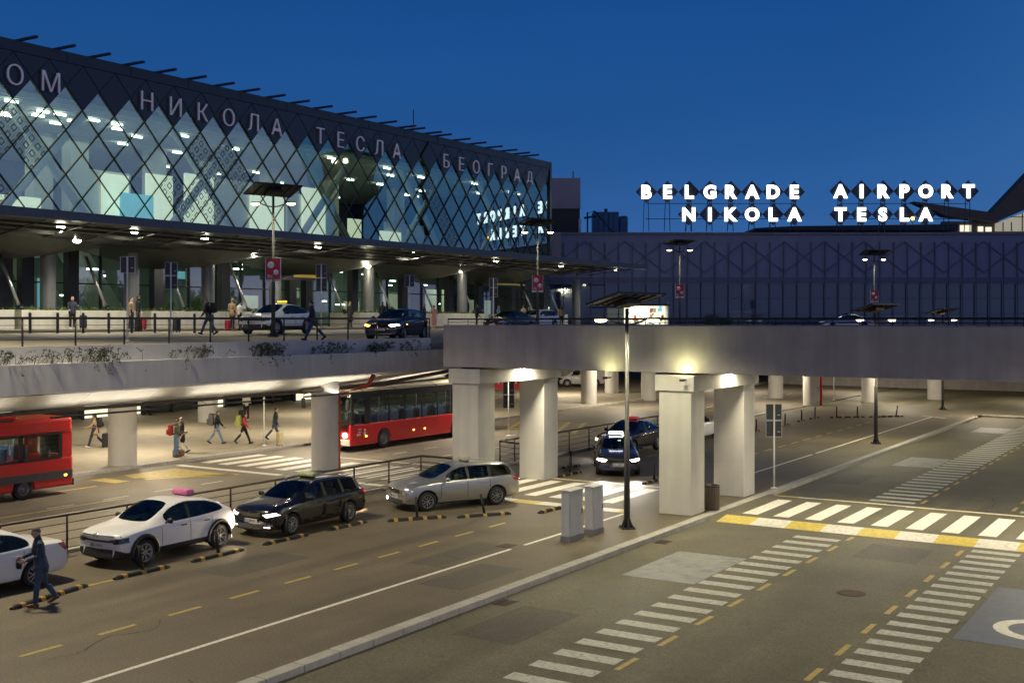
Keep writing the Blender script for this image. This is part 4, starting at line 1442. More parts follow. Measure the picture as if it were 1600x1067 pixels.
back_sign((-34.3, 53.9, 0), 'white post with dark sign panels seen between the pier columns', 3.0, .62, .72, 2)
back_sign((-41.2, 42.0, .13), 'thin white sign post on the left pavement beside the suitcase', 3.3, .3, .3, 1)
x, y = P(1303, 92)
back_sign((x, y, 0), 'thin pale sign post far under the bridge', 3.5, .3, .4, 1)

def separator(p, q, lab, posts=1, lean=0):
    (xa, ya), (xb, yb) = p, q
    L = math.hypot(xb - xa, yb - ya)
    t = thing('lane_separator', lab, 'lane separator', ((xa + xb) / 2, (ya + yb) / 2, .002), math.atan2(yb - ya, xb - xa), 'rubber lane separators')
    b = MB()
    b.prism([(-.10, 0), (-.07, .07), (-.04, .09), (.04, .09), (.07, .07), (.10, 0)], -L / 2 + .12, L / 2 - .12, 'x')
    for s in (-1, 1):
        b.mesh([(s * (L / 2 - .12), -.10, 0), (s * (L / 2 - .12), -.04, .09), (s * (L / 2 - .12), .04, .09), (s * (L / 2 - .12), .10, 0), (s * L / 2, -.07, 0), (s * L / 2, -.03, .05), (s * L / 2, .03, .05), (s * L / 2, .07, 0)],
               [(0, 1, 5, 4), (1, 2, 6, 5), (2, 3, 7, 6), (4, 5, 6, 7)])
    b.build('body', M['rubber'], t)
    n = max(3, round(L / .55))
    for i in range(n):
        x = -L / 2 + L * (i + .5) / n
        b = MB()
        b.prism([(-.105, .003), (-.074, .073), (-.043, .094), (.043, .094), (.074, .073), (.105, .003)], x - .065, x + .065, 'x')
        b.build('reflector', M['rubber_yellow'], t)
    for k in range(posts):
        x = (k - (posts - 1) / 2) * L * .6
        b = MB()
        b.box(x - .05, x + .05, -.04, .04, .08, .11)
        b.tube([(x, 0, .1), (x + lean * .5, 0, .72)], .042, 8)
        b.build('flexible_post', M['rubber'], t)
    return t
SEP = [((-22.95, 15.6), (-23.45, 17.95), 'striped rubber separator at the feet of the man in denim', 0, 0), ((-23.45, 18.75), (-23.45, 20.47), 'striped separator by the front wheel of the white crossover', 1, -.2),
       ((-23.4, 21.2), (-23.45, 23.1), 'striped separator by the rear wheel of the white crossover', 1, -.2), ((-23.45, 23.9), (-23.45, 25.7), 'striped separator by the front wheel of the black estate car', 1, .1),
       ((-23.4, 26.6), (-23.4, 28.35), 'striped separator by the rear wheel of the black estate car', 1, -.1), ((-22.87, 28.8), (-21.75, 30.4), 'striped separator in front of the silver estate car', 1, -.1),
       ((-21.4, 30.55), (-20.35, 32.1), 'striped separator beside the rear wheel of the silver estate car', 1, -.25), ((-19.62, 32.7), (-19.5, 34.2), 'striped separator lying left of the grey cabinets', 0, 0),
       ((-23.42, 40.6), (-23.42, 42.45), 'striped separator at the right foot of the far pier column', 1, 0), ((-24.7, 43.1), (-24.5, 44.3), 'short striped separator by the end of the far taxi railing', 1, 0),
       ((-19.66, 40.6), (-19.66, 42.7), 'striped separator right of the car with bright headlights', 1, 0), ((-19.6, 44.6), (-19.6, 46.6), 'striped separator behind the wheel of the bright car', 1, 0),
       ((-23.4, 56.9), (-23.1, 59.1), 'striped separator just right of the white saloon', 1, 0), ((-23.45, 62.6), (-23.45, 64.0), 'small separator seen left of the four panel sign', 1, 0),
       ((-23.4, 67.3), (-23.4, 68.9), 'small separator seen right of the four panel sign', 1, 0), ((-23.5, 70.8), (-23.5, 72.2), 'small separator in the far row, third of the single ones', 1, 0),
       ((-23.5, 73.2), (-23.4, 75.0), 'small separator in the far row before the corner', 1, 0), ((-22.7, 74.8), (-20.9, 76.4), 'separator with two posts at the far corner, left of a lamp post', 2, 0),
       ((-20.6, 76.5), (-18.9, 78.4), 'separator with two leaning posts at the far corner by a lamp post', 2, .2)]
for a in SEP: separator(*a)
paint('yellow_kerb_end', 'paint_dim', [[(-18.0, 79.6), (-16.3, 78.5), (-16.2, 78.8), (-17.9, 79.9)]], .006)

def cabinet(loc, lab, w, h):
    t = thing('utility_cabinet', lab, 'cabinet', loc, .0, 'grey cabinets on the island')
    MB().box(-.14 - .02, .16, -w / 2 - .01, w / 2 + .01, 0, .16).build('plinth', M['cabinet_base'], t)
    MB().box(-.14, .14, -w / 2, w / 2, .16, h - .05, ch=.012).build('body', M['cabinet_grey'], t)
    MB().prism([(-.17, h - .05), (.17, h - .05), (.17, h - .02), (0, h), (-.17, h - .02)], -w / 2 - .03, w / 2 + .03, 'y').build('roof', M['cabinet_grey'], t)
    MB().box(.14, .146, -w / 2 + .03, w / 2 - .03, .45, h - .12).build('door', M['cabinet_grey'], t)
    MB().box(.146, .165, w / 2 - .10, w / 2 - .07, h * .5, h * .5 + .14).build('handle', M['dark_metal'], t)
    return t
cabinet((-16.45, 29.3, 0), 'nearer and wider grey utility cabinet on the island', .80, 1.50)
cabinet((-16.4, 30.55, 0), 'narrower grey utility cabinet next to the lamp post', .66, 1.46)
t = thing('litter_bin', 'dark brown slatted litter bin at the foot of the pier', 'litter bin', (-14.95 - .1, 36.4, 0))
b = MB()
for i in range(20):
    a = 2 * PI * i / 20
    b.box(-.035, .035, .245, .262, .05, .80, T=Matrix.Rotation(a, 4, 'Z'))
b.build('slats', M['dirt_brown' if 0 else 'pipe_brown'], t)
MB().lathe([(.22, .03), (.235, .06), (.235, .80), (.265, .80), (.265, .85), (.20, .85), (.19, .5)], 24, close=False).build('liner', M['black_metal'], t)
for i, u in enumerate((47, 90, 130, 170, 206, 242, 304, 332)):
    x, y = P(u, 52.5 + i * .8)
    o = MB().lathe([(.065, 0), (.065, .92), (.05, .96), (0, .97)], 12, T=Matrix.Translation((x, y, zdeck(x))), close=False).build('bollard', M['dark_metal'])
    tag(o, 'black steel bollard on the upper road, %s' % ('first from the left edge', 'just left of the woman in black trousers', 'beside the suitcase right of that woman', 'between that suitcase and the pair', 'behind the pair with black suitcases',
        'between two road signs', 'just left of the walking man in jeans', 'just right of the walking man in jeans')[i], 'bollard', 'black bollards on the upper road')
t = thing('plate_skip', 'pale shallow skip far back under the bridge', 'skip', (*P(1374, 100), 0), HEAD) if 0 else None

# ================================================================ vehicles
def finish(me_obj, mods):
    dg = bpy.context.evaluated_depsgraph_get()
    bpy.context.view_layer.update()
    me = bpy.data.meshes.new_from_object(me_obj.evaluated_get(bpy.context.evaluated_depsgraph_get()))
    return me

def shell(st, bow, L, mats, ring_mats, cap_m, wells, levels=2):
    """closed car shell from stations; st rows: x, z low, z belt, z top, half width, half width of roof, interval flag"""
    vs, fs, fm = [], [], []
    nr = 20
    cre = []
    for (x, zl, zb, zt, w, wt, fl) in st:
        cab = zt - zb > .22
        half = [(0, zl), (.70 * w, zl), (.93 * w, zl + .06), (.99 * w, zl + .2), (w, zl + (zb - zl) * .55), (.985 * w, zb - .10), (.95 * w, zb)]
        if cab:
            k = (zt - zb)
            half += [(.93 * w, zb + .03), (wt, zt - .085), (wt - .085, zt - .025), (0, zt + .012)]
        else:
            half += [(.90 * w, zb + .35 * (zt - zb)), (.82 * w, zb + .72 * (zt - zb)), (.70 * w, zb + .92 * (zt - zb)), (0, zt)]
        ring = half + [(-y, z) for y, z in half[-2:0:-1]]
        for y, z in ring:
            bx = bow(x) * (y / w) ** 2
            vs.append((x + bx, y, z))
    n = len(st)
    for i in range(n - 1):
        fl = st[i][6]
        for j in range(nr):
            j2 = (j + 1) % nr
            fs.append((i * nr + j, i * nr + j2, (i + 1) * nr + j2, (i + 1) * nr + j))
            jj = j if j < 10 else 19 - j
            fm.append(ring_mats(fl, jj, i))
    fs.append(tuple(range(nr))[::-1]); fm.append(cap_m)
    fs.append(tuple((n - 1) * nr + k for k in range(nr))); fm.append(cap_m)
    me = bpy.data.meshes.new('body')
    me.from_pydata(vs, [], fs)
    for m in mats: me.materials.append(M[m])
    me.polygons.foreach_set('material_index', fm)
    me.polygons.foreach_set('use_smooth', [True] * len(fs))
    bm = bmesh.new(); bm.from_mesh(me)
    cl = bm.edges.layers.float.new('crease_edge')
    for e in bm.edges:
        a, b_ = e.verts[0].index, e.verts[1].index
        if len({f.material_index for f in e.link_faces}) > 1: e[cl] = .75
        if abs(a - b_) == nr and (a % nr) in (6, 14): e[cl] = max(e[cl], .45)
        if abs(a - b_) == nr and (a % nr) in (1, 2, 18, 19): e[cl] = .5
        if len(e.link_faces) == 2 and max(len(f.verts) for f in e.link_faces) > 4: e[cl] = .62
    bmesh.ops.recalc_face_normals(bm, faces=bm.faces[:])
    bm.to_mesh(me); bm.free()
    o = bpy.data.objects.new('body', me)
    COL.objects.link(o)
    sm = o.modifiers.new('s', 'SUBSURF'); sm.levels = levels; sm.render_levels = levels
    cut = None
    if wells:
        cb = MB()
        for x, r, w in wells:
            for s in (-1, 1):
                T = Matrix.Translation((x, s * (w - .02), r)) @ Matrix.Rotation(PI / 2, 4, 'X')
                cb.lathe([(r + .06, -.24), (r + .06, .24)], 28, m=len(mats) - 1, T=T)
        cut = cb.build('cut', [M[m] for m in mats])
        bo = o.modifiers.new('b', 'BOOLEAN'); bo.operation = 'DIFFERENCE'; bo.object = cut; bo.solver = 'EXACT'
    bpy.context.view_layer.update()
    res = bpy.data.meshes.new_from_object(o.evaluated_get(bpy.context.evaluated_depsgraph_get()))
    bpy.data.objects.remove(o)
    if cut: bpy.data.objects.remove(cut)
    bvh = BVHTree.FromPolygons([v.co for v in res.vertices], [tuple(p.vertices) for p in res.polygons])
    return res, bvh

def split_glass(me, gi, root, name='body'):
    """the glass faces of a shell become a mesh of their own"""
    out = []
    for want in (False, True):
        bm = bmesh.new(); bm.from_mesh(me)
        kill = [f for f in bm.faces if (f.material_index == gi) != want]
        bmesh.ops.delete(bm, geom=kill, context='FACES')
        m2 = me.copy(); bm.to_mesh(m2); bm.free()
        o = bpy.data.objects.new('window_glass' if want else name, m2)
        m2.name = o.name
        COL.objects.link(o); o.parent = root
        out.append(o)
    return out

class Skin:
    """patches laid on a shell by casting rays at it"""
    def __init__(s, bvh): s.bvh = bvh
    def patch(s, name, poly, axis, m, root, off=.008, n=5, both=False, label=None, thick=0):
        """poly: 4 corners as 2D points; axis 'side' (x,z seen from +y), 'front' (y,z seen from x=-), 'rear' , 'top' (x,y)"""
        objs = []
        for sg in ((1, -1) if both else (1,)):
            vs = []
            A, B, C_, D = [Vector(p) for p in poly]
            for i in range(n + 1):
                for j in range(n + 1):
                    p = A.lerp(B, i / n).lerp(D.lerp(C_, i / n), j / n)
                    if axis == 'side': o_, d_ = Vector((p.x, sg * 4, p.y)), Vector((0, -sg, 0))
                    elif axis == 'front': o_, d_ = Vector((-3, sg * p.x, p.y)), Vector((1, 0, 0))
                    elif axis == 'rear': o_, d_ = Vector((18, sg * p.x, p.y)), Vector((-1, 0, 0))
                    elif axis == 'corner': o_, d_ = Vector((-3, sg * (p.x + 0), p.y)), Vector((1, 0, 0))
                    else: o_, d_ = Vector((p.x, sg * p.y, 6)), Vector((0, 0, -1))
                    h = s.bvh.ray_cast(o_, d_)
                    q = h[0] + h[1].normalized() * off * (1 if h[1].dot(d_) < 0 else -1) if h[0] is not None else None
                    vs.append(q)
            fs = []
            for i in range(n):
                for j in range(n):
                    f = (i * (n + 1) + j, i * (n + 1) + j + 1, (i + 1) * (n + 1) + j + 1, (i + 1) * (n + 1) + j)
                    if all(vs[k] is not None for k in f) and max((vs[f[0]] - vs[f[2]]).length, (vs[f[1]] - vs[f[3]]).length) < .9:
                        fs.append(f)
            vs = [v if v is not None else Vector((0, 0, 0)) for v in vs]
            used = sorted({k for f in fs for k in f})
            if not fs: continue
            mp = {k: i for i, k in enumerate(used)}
            o = MB().mesh([vs[k] for k in used], [tuple(mp[k] for k in f) for f in fs], 0, True).build(name, M[m], root)
            objs.append(o)
        return objs

def wheel(root, x, y, r, w, spokes=5, dark=False, rimm='rim_silver'):
    s = 1 if y > 0 else -1
    T = Matrix.Translation((x, y, r)) @ Matrix.Rotation(-s * PI / 2, 4, 'X')
    b = MB().lathe([(r * .62, -w / 2), (r * .9, -w / 2), (r * .99, -w / 2 + .03), (r, 0), (r * .99, w / 2 - .03), (r * .92, w / 2), (r * .66, w / 2 - .005)], 32, T=T, close=False)
    o = b.build('wheel', M['tyre'], root)
    b = MB()
    b.lathe([(r * .62, -w / 2), (r * .62, w / 2 - .02), (r * .68, w / 2), (r * .70, w / 2 - .01)], 32, m=0, T=T, close=False)
    b.lathe([(0, w / 2 - .075), (r * .62, w / 2 - .075)], 24, m=1, T=T, close=False)
    b.lathe([(0, w / 2 - .005), (r * .13, w / 2 - .005), (r * .16, w / 2 - .03)], 16, m=0, T=T, close=False)
    for k in range(spokes):
        a = 2 * PI * k / spokes
        for dx in (-.09, .09):
            Tk = T @ Matrix.Rotation(a, 4, 'Z')
            b.mesh([Tk @ Vector(v) for v in [(r * .08, r * (dx - .04), w / 2 - .05), (r * .08, r * (dx + .04), w / 2 - .05), (r * .66, r * (dx * 1.9 + .05), w / 2 - .03), (r * .66, r * (dx * 1.9 - .05), w / 2 - .03),
                                                  (r * .08, r * (dx - .03), w / 2 - .012), (r * .08, r * (dx + .03), w / 2 - .012), (r * .66, r * (dx * 1.9 + .035), w / 2 - .008), (r * .66, r * (dx * 1.9 - .035), w / 2 - .008)]],
                   [(4, 5, 6, 7), (0, 1, 5, 4), (1, 2, 6, 5), (2, 3, 7, 6), (3, 0, 4, 7)], 0)
    b.build('rim', [M[rimm], M['black_metal']], o)
    return o

def car(lab, cat, name, loc, rz, spec):
    """x runs from the nose (0) to the tail (L); the origin of the thing lies under the middle of the car"""
    L, W, Hh = spec['L'], spec['W'], spec['H']
    t = thing(name, lab, cat, loc, rz)
    paintm = spec['paint']
    w = W / 2
    mats = [paintm, 'car_glass', 'plastic_black', 'plastic_black']
    clad = spec.get('clad', False)
    roofm = 2 if spec.get('blackroof') else 0
    def rm(fl, j, i):
        if j <= 1: return 2
        if j == 2: return 2 if clad else 0
        if j == 7 and 'G' in fl: return 1
        if j == 7 and 'B' in fl: return 2
        if j == 9 and ('W' in fl): return 1
        if j == 9 and ('R' in fl): return 1
        return 0
    nose = spec.get('nose', .16)
    def bow(x):
        if x < .9: return nose * (1 - x / .9)
        if 1.0 < x < 2.0: return .10
        if x > L - .6: return -.10 * (x - L + .6) / .6
        return 0
    st = [(0.0 + a, *r) for a, *r in spec['st']]
    # centre the car on its own middle
    me, bvh = shell(st, bow, L, mats, rm, 0, [(spec['ax'][0], spec['r'], w), (spec['ax'][1], spec['r'], w)])
    for v in me.vertices: pass
    sk = Skin(bvh)
    hold = bpy.data.objects.new('hold', None)
    body, gl = split_glass(me, 1, t)
    parts = [body, gl]
    r = spec['r']
    for xa in spec['ax']:
        for s in (-1, 1):
            wheel(t, xa, s * (w - .105), r, .21, spec.get('spokes', 5))
    if clad:
        for xa in spec['ax']:
            for s in (-1, 1):
                b = MB()
                vs, fs = [], []
                n = 18
                for k in range(n + 1):
                    a = R(-12 + 204 * k / n)
                    for rr_, yy in ((r + .05, .012), (r + .05, .035), (r + .14, .028), (r + .15, -.02)):
                        px, pz = xa + rr_ * math.cos(a), r + rr_ * math.sin(a)
                        h = sk.bvh.ray_cast(Vector((px, s * 4, max(pz, .28))), Vector((0, -s, 0)))
                        yb = abs(h[0].y) if h[0] is not None and abs(h[0].y) > w * .85 else w * .985
                        vs.append((px, s * (yb + yy), pz))
                for k in range(n):
                    for q in range(3):
                        fs.append((k * 4 + q, k * 4 + q + 1, (k + 1) * 4 + q + 1, (k + 1) * 4 + q))
                b.mesh(vs, fs, 0, True).build('wheel_arch', M['plastic_black'], t)
    hl = spec['hl']
    for s in (1, -1):
        m = spec.get('hlm', 'lamp_clear')
        if isinstance(m, tuple): m = m[0 if s > 0 else 1]
        for o in sk.patch('headlight', [(s * a, b_) for a, b_ in hl], 'front', m, t, .010, 8): pass
    for nm, poly, ax, m, both in spec.get('dec', []):
        sk.patch(nm, poly, ax, m, t, .009, 8, both)
    for nm, poly, ax, m, both in spec.get('dec2', []):
        sk.patch(nm, poly, ax, m, t, .016, 6, both)
    # door gaps, handles, mirrors
    for xg in spec['doors']:
        zb_ = spec['belt']
        sk.patch('door_gap', [(xg - .008, .36), (xg + .008, .36), (xg + .02, zb_), (xg + .004, zb_)], 'side', 'plastic_black', t, .003, 6, True)
    for xh in spec['handles']:
        for s in (-1, 1):
            h = bvh.ray_cast(Vector((xh, s * 4, spec['belt'] - .10)), Vector((0, -s, 0)))
            if h[0] is None: continue
            q = h[0]
            MB().box(q.x - .10, q.x + .10, q.y - .02, q.y + .025, q.z - .016, q.z + .016, ch=.008).build('door_handle', M[spec.get('hm', paintm)], t)
    xm = spec['mirror']
    for s in (-1, 1):
        b = MB()
        b.ball((xm, s * (w + .10), spec['belt'] + .10), .07, .11, .075)
        b.tube([(xm, s * (w - .08), spec['belt'] + .03), (xm, s * (w + .06), spec['belt'] + .08)], .025, 6)
        b.build('mirror', M[spec.get('mm', paintm)], t)
    # plate
    for ax_, xx, zz in (('front', -3, spec['plate'][0]), ('rear', 9, spec['plate'][1])):
        h = bvh.ray_cast(Vector((xx, 0, zz)), Vector((1 if xx < 0 else -1, 0, 0)))
        if h[0] is None: continue
        sg = -1 if xx < 0 else 1
        x0 = h[0].x + sg * .012
        p = MB().box(min(x0, x0 + sg * .015), max(x0, x0 + sg * .015), -.26, .26, zz - .056, zz + .056).build('number_plate', M['plate_white'], t)
        xf = x0 + sg * .017
        q = MB().box(min(xf, xf + sg * .002), max(xf, xf + sg * .002), *((.215, .258) if sg < 0 else (-.258, -.215)), zz - .054, zz + .054)
        q.build('blue_strip', M['plate_blue'], p)
        if spec.get('reg'):
            vs, fs = text_mesh(spec['reg'], .10, .003, .0)
            wd = max(v[0] for v in vs) - min(v[0] for v in vs)
            k = min(1, .38 / wd)
            T = Matrix.Translation((xf + sg * .003, 0, zz)) @ Matrix(((0, 0, sg, 0), (sg, 0, 0, 0), (0, 1, 0, 0), (0, 0, 0, 1)))
            MB().mesh([T @ Vector((v[0] * k, v[1], v[2])) for v in vs], fs).build('registration', M['plate_ink'], p)
    # cabin: seats and dash seen through the glass
    b = MB()
    b.box(.95, spec['ax'][1] + .2, -w * .84, w * .84, .30, .50)
    b.box(1.18, 1.5, -w * .78, w * .78, .5, .90)
    for xs in (2.15, 3.0):
        for ys in (-.37, .37):
            b.box(xs - .25, xs + .2, ys - .24, ys + .24, .45, .62, ch=.04)
            b.box(xs + .12, xs + .28, ys - .23, ys + .23, .6, 1.10, ch=.05)
            b.box(xs + .16, xs + .26, ys - .12, ys + .12, 1.12, 1.27, ch=.03)
    b.build('seats', M['seat_grey'], t)
    ts = spec.get('taxi')
    if ts:
        m, xt, lx, wy, hh = ts
        h = bvh.ray_cast(Vector((xt, 0, 5)), Vector((0, 0, -1)))
        z0 = h[0].z + .012
        b = MB()
        b.box(xt - lx / 2, xt + lx / 2, -wy / 2, wy / 2, z0 + .02, z0 + hh, ch=min(lx, hh) * .32)
        o = b.build('taxi_sign', M[m], t)
        MB().box(xt - lx * .3, xt + lx * .3, -wy * .4, wy * .4, z0 - .01, z0 + .03).build('base', M['plastic_black'], o)
    if spec.get('rails'):
        for s in (-1, 1):
            pts = []
            for k in range(9):
                xr = spec['rails'][0] + (spec['rails'][1] - spec['rails'][0]) * k / 8
                h = bvh.ray_cast(Vector((xr, s * w * .60, 5)), Vector((0, 0, -1)))
                pts.append((xr, s * w * .60, h[0].z + (.05 if 0 < k < 8 else .005)))
            MB().tube(pts, .018, 6).build('roof_rail', M['steel'], t)
    for f in spec.get('extra', []): f(t, sk, bvh)
    # shift everything so the thing's origin is under the middle, nose towards +x
    Mx = Matrix.Translation((L / 2, 0, 0)) @ Matrix.Rotation(PI, 4, 'Z')
    Mx = Matrix.Rotation(PI, 4, 'Z') @ Matrix.Translation((-L / 2, 0, 0))
    def shift(o):
        for c in o.children:
            if c.type == 'MESH' and not c.data.get('moved'):
                c.data.transform(Mx); c.data['moved'] = 1
            elif c.type == 'LIGHT':
                c.matrix_local = Mx @ c.matrix_basis
            shift(c)
    shift(t)
    return t

def front_bits(grille, lower, fog=None, grm='plastic_black'):
    d = [('grille', grille, 'front', grm, False), ('lower_intake', lower, 'front', 'plastic_black', False)]
    if fog: d.append(('fog_light', fog, 'front', 'lamp_clear', True))
    return d
def chrome_lines(n, y, z0, z1):
    return [('grille_bar', [(-y, z0 + (z1 - z0) * k / n), (y, z0 + (z1 - z0) * k / n), (y, z0 + (z1 - z0) * k / n + .016), (-y, z0 + (z1 - z0) * k / n + .016)], 'front', 'chrome', False) for k in range(n + 1)]

def crossover(paintm, **kw):
    L, w = 4.36, .90
    d = dict(L=L, W=1.80, H=1.53, r=.345, ax=(.88, 3.55), paint=paintm, clad=True, belt=.97, doors=(1.45, 2.45, 3.25), handles=(2.22, 3.08), mirror=1.62, plate=(.585, .92), mm='plastic_black', hm='plastic_black', spokes=7,
             st=[(0, .30, .72, .84, .76, .5, ''), (.05, .24, .80, .91, .83, .5, ''), (.30, .22, .87, .97, .88, .5, ''), (.75, .22, .92, 1.02, .90, .5, ''), (1.12, .22, .96, 1.06, .90, .5, 'W'), (1.52, .22, .97, 1.30, .90, .68, 'WG'),
                 (1.98, .22, .97, 1.50, .90, .64, 'G'), (2.42, .22, .975, 1.54, .90, .63, 'B'), (2.50, .22, .975, 1.54, .90, .63, 'G'), (3.02, .22, .99, 1.50, .90, .62, 'G'), (3.42, .22, 1.02, 1.42, .90, .60, 'GR'), (3.80, .24, 1.05, 1.285, .89, .60, 'R'), (4.06, .26, 1.05, 1.12, .87, .6, ''),
                 (4.26, .30, .98, 1.06, .84, .5, ''), (4.36, .40, .75, .80, .76, .5, '')],
             hlm='lamp_dark', hl=[(.44, .755), (.84, .81), (.86, .68), (.56, .64)], dec=front_bits([(-.60, .735), (.60, .735), (.52, .675), (-.52, .675)], [(-.52, .50), (.52, .50), (.56, .30), (-.56, .30)]) + [('daylight_strip', [(-.74, .855), (.74, .855), (.76, .83), (-.76, .83)], 'front', 'chrome', False), ('bumper_trim', [(.60, .50), (.82, .46), (.84, .30), (.56, .30)], 'front', 'plastic_black', True)] +
             [('tail_light', [(4.02, 1.02), (4.30, .98), (4.30, .84), (4.18, .88)], 'side', 'tail_red', True), ('side_trim', [(1.2, .40), (3.2, .40), (3.2, .28), (1.2, .28)], 'side', 'plastic_black', True)])
    d.update(kw)
    return d
def wagon(paintm, **kw):
    d = dict(L=4.62, W=1.82, H=1.48, r=.325, ax=(.90, 3.58), paint=paintm, belt=.93, doors=(1.40, 2.42, 3.30), handles=(2.18, 3.10), mirror=1.60, plate=(.49, .88), rails=(2.1, 4.1), spokes=5,
             st=[(0, .26, .62, .74, .76, .5, ''), (.05, .21, .72, .82, .83, .5, ''), (.30, .19, .82, .91, .89, .5, ''), (.80, .19, .88, .98, .905, .5, ''), (1.16, .19, .92, 1.02, .91, .5, 'W'), (1.55, .19, .93, 1.22, .91, .70, 'WG'),
                 (2.05, .19, .93, 1.43, .91, .64, 'G'), (2.44, .19, .935, 1.475, .91, .63, 'B'), (2.53, .19, .935, 1.48, .91, .63, 'G'), (3.30, .19, .95, 1.465, .91, .62, 'B'), (3.38, .19, .95, 1.46, .91, .62, 'G'), (4.05, .21, .98, 1.42, .90, .60, 'B'), (4.22, .22, .98, 1.38, .89, .60, 'R'),
                 (4.45, .24, .96, 1.03, .87, .58, ''), (4.56, .27, .90, .95, .84, .5, ''), (4.62, .36, .70, .74, .78, .5, '')],
             hl=[(.46, .69), (.82, .745), (.87, .67), (.58, .60)], dec=front_bits([(-.44, .74), (.44, .74), (.36, .60), (-.36, .60)], [(-.58, .40), (.58, .40), (.62, .26), (-.62, .26)], [(.62, .40), (.78, .41), (.78, .36), (.62, .36)]) +
             [('tail_light', [(4.14, .98), (4.52, .96), (4.50, .80), (4.30, .82)], 'side', 'tail_red', True)])
    d.update(kw)
    return d
def saloon(paintm, **kw):
    d = dict(L=4.75, W=1.82, H=1.46, r=.32, ax=(.92, 3.66), paint=paintm, belt=.92, doors=(1.45, 2.50, 3.35), handles=(2.25, 3.15), mirror=1.65, plate=(.48, .85), spokes=5,
             st=[(0, .26, .60, .72, .76, .5, ''), (.06, .21, .70, .80, .83, .5, ''), (.32, .19, .80, .88, .88, .5, ''), (.85, .19, .85, .93, .90, .5, ''), (1.22, .19, .91, .98, .91, .5, 'W'), (1.62, .19, .92, 1.20, .91, .70, 'WG'),
                 (2.12, .19, .92, 1.41, .91, .64, 'G'), (2.52, .19, .925, 1.455, .91, .62, 'B'), (2.61, .19, .925, 1.46, .91, .62, 'G'), (3.15, .19, .94, 1.42, .91, .61, 'GR'), (3.60, .20, .96, 1.22, .91, .62, 'R'), (3.98, .20, .97, 1.04, .90, .6, ''), (4.45, .22, .96, 1.03, .88, .55, ''),
                 (4.66, .26, .90, .97, .84, .5, ''), (4.75, .36, .68, .72, .78, .5, '')],
             hl=[(.44, .66), (.80, .74), (.86, .64), (.56, .56)], dec=front_bits([(-.36, .68), (.36, .68), (.30, .42), (-.30, .42)], [(-.62, .34), (.62, .34), (.64, .25), (-.64, .25)]) +
             [('tail_light', [(4.30, .95), (4.70, .93), (4.68, .74), (4.50, .76)], 'side', 'tail_red', True), ('tail_light', [(.50, .93), (.82, .93), (.82, .76), (.55, .76)], 'rear', 'tail_red', True)])
    d.update(kw)
    return d
def hatch(paintm, **kw):
    d = wagon(paintm)
    d.update(L=4.10, ax=(.84, 3.38), rails=None, st=[tuple([s_[0] * (.965 if s_[0] < 2 else .93) if s_[0] < 4.2 else s_[0] - .52, *s_[1:]]) for s_ in d['st']], handles=(2.05, 2.9), doors=(1.35, 2.28, 3.05))
    d['dec'] = d['dec'][:2] + [('tail_light', [(3.70, .98), (3.98, .96), (3.97, .78), (3.82, .80)], 'side', 'tail_red', True)]
    d.update(kw)
    return d

def emblem_strokes(strokes, z, r=.012, m='chrome', y0=0):
    def f(t, sk, bvh):
        b = MB()
        for st_ in strokes:
            pts = []
            for yy, zz in st_:
                h = bvh.ray_cast(Vector((-3, yy, z + zz)), Vector((1, 0, 0)))
                if h[0] is not None: pts.append((h[0].x - .022, yy, z + zz))
            if len(pts) > 1: b.tube(pts, r, 6)
        b.build('badge', M[m], t)
    return f
def ring_pts(cy, cz, r, n=14):
    return [(cy + r * math.cos(2 * PI * k / n), cz + r * math.sin(2 * PI * k / n)) for k in range(n + 1)]
chev = emblem_strokes([[(-.09, -.05), (0, .01), (.09, -.05)], [(-.09, .0), (0, .06), (.09, .0)]], .845, .013)
rings4 = emblem_strokes([ring_pts(-.12 + .08 * k, 0, .05) for k in range(4)], .63, .007)
ringvw = emblem_strokes([ring_pts(0, 0, .075), [(-.045, .05), (0, -.01), (.045, .05)], [(-.06, .02), (-.03, -.055), (0, .01), (.03, -.055), (.06, .02)]], .66, .009)
lion = emblem_strokes([[(-.03, -.06), (.02, .0), (-.03, .05), (.03, .07)], [(.02, .0), (.05, -.05)]], .72, .014)
def frame_grille(t, sk, bvh):
    pts = []
    for yy, zz in [(-.37, .70), (.37, .70), (.31, .40), (-.31, .40), (-.37, .70)]:
        h = bvh.ray_cast(Vector((-3, yy, zz)), Vector((1, 0, 0)))
        pts.append((h[0].x - .015, yy, zz))
    MB().tube(pts, .018, 6).build('grille_frame', M['chrome'], t)
def beams(power, targetx=-14, col=(1, .93, .8), sides=(1, -1), z=.66):
    def f(t, sk, bvh):
        for s in sides:
            lamp('SPOT', (-.28, s * .64, z), power, col, .05, t, target=(targetx, s * .5, -.3), spot=75, blend=.8, name='headlight_beam')
    return f
ND = -PI / 2        # facing down the road towards the camera side
car('white crossover taxi with a pink roof sign waiting by the railing', 'car', 'parked_car', (-25.05, 21.55, 0), ND + .03,
    crossover('car_white', reg='BG 1760 IX', taxi=('taxi_pink', 3.02, .30, .62, .17), extra=[chev]))
car('black estate taxi with lit headlights behind the white crossover', 'car', 'parked_car', (-24.75, 26.85, 0), ND + .02,
    wagon('car_black', reg='BG 2290 TX', hlm='head_soft', taxi=('taxi_green', 2.6, .26, .66, .15), dec2=chrome_lines(3, .38, .63, .71) + [('fog_light', [(.52, .335), (.72, .345), (.72, .31), (.52, .305)], 'front', 'head_soft', True), ('tail_light', [(4.30, .92), (4.46, .91), (4.46, .86), (4.34, .87)], 'side', 'tail_on', True)], extra=[lion, beams(260, -9, (1, .80, .55))]))
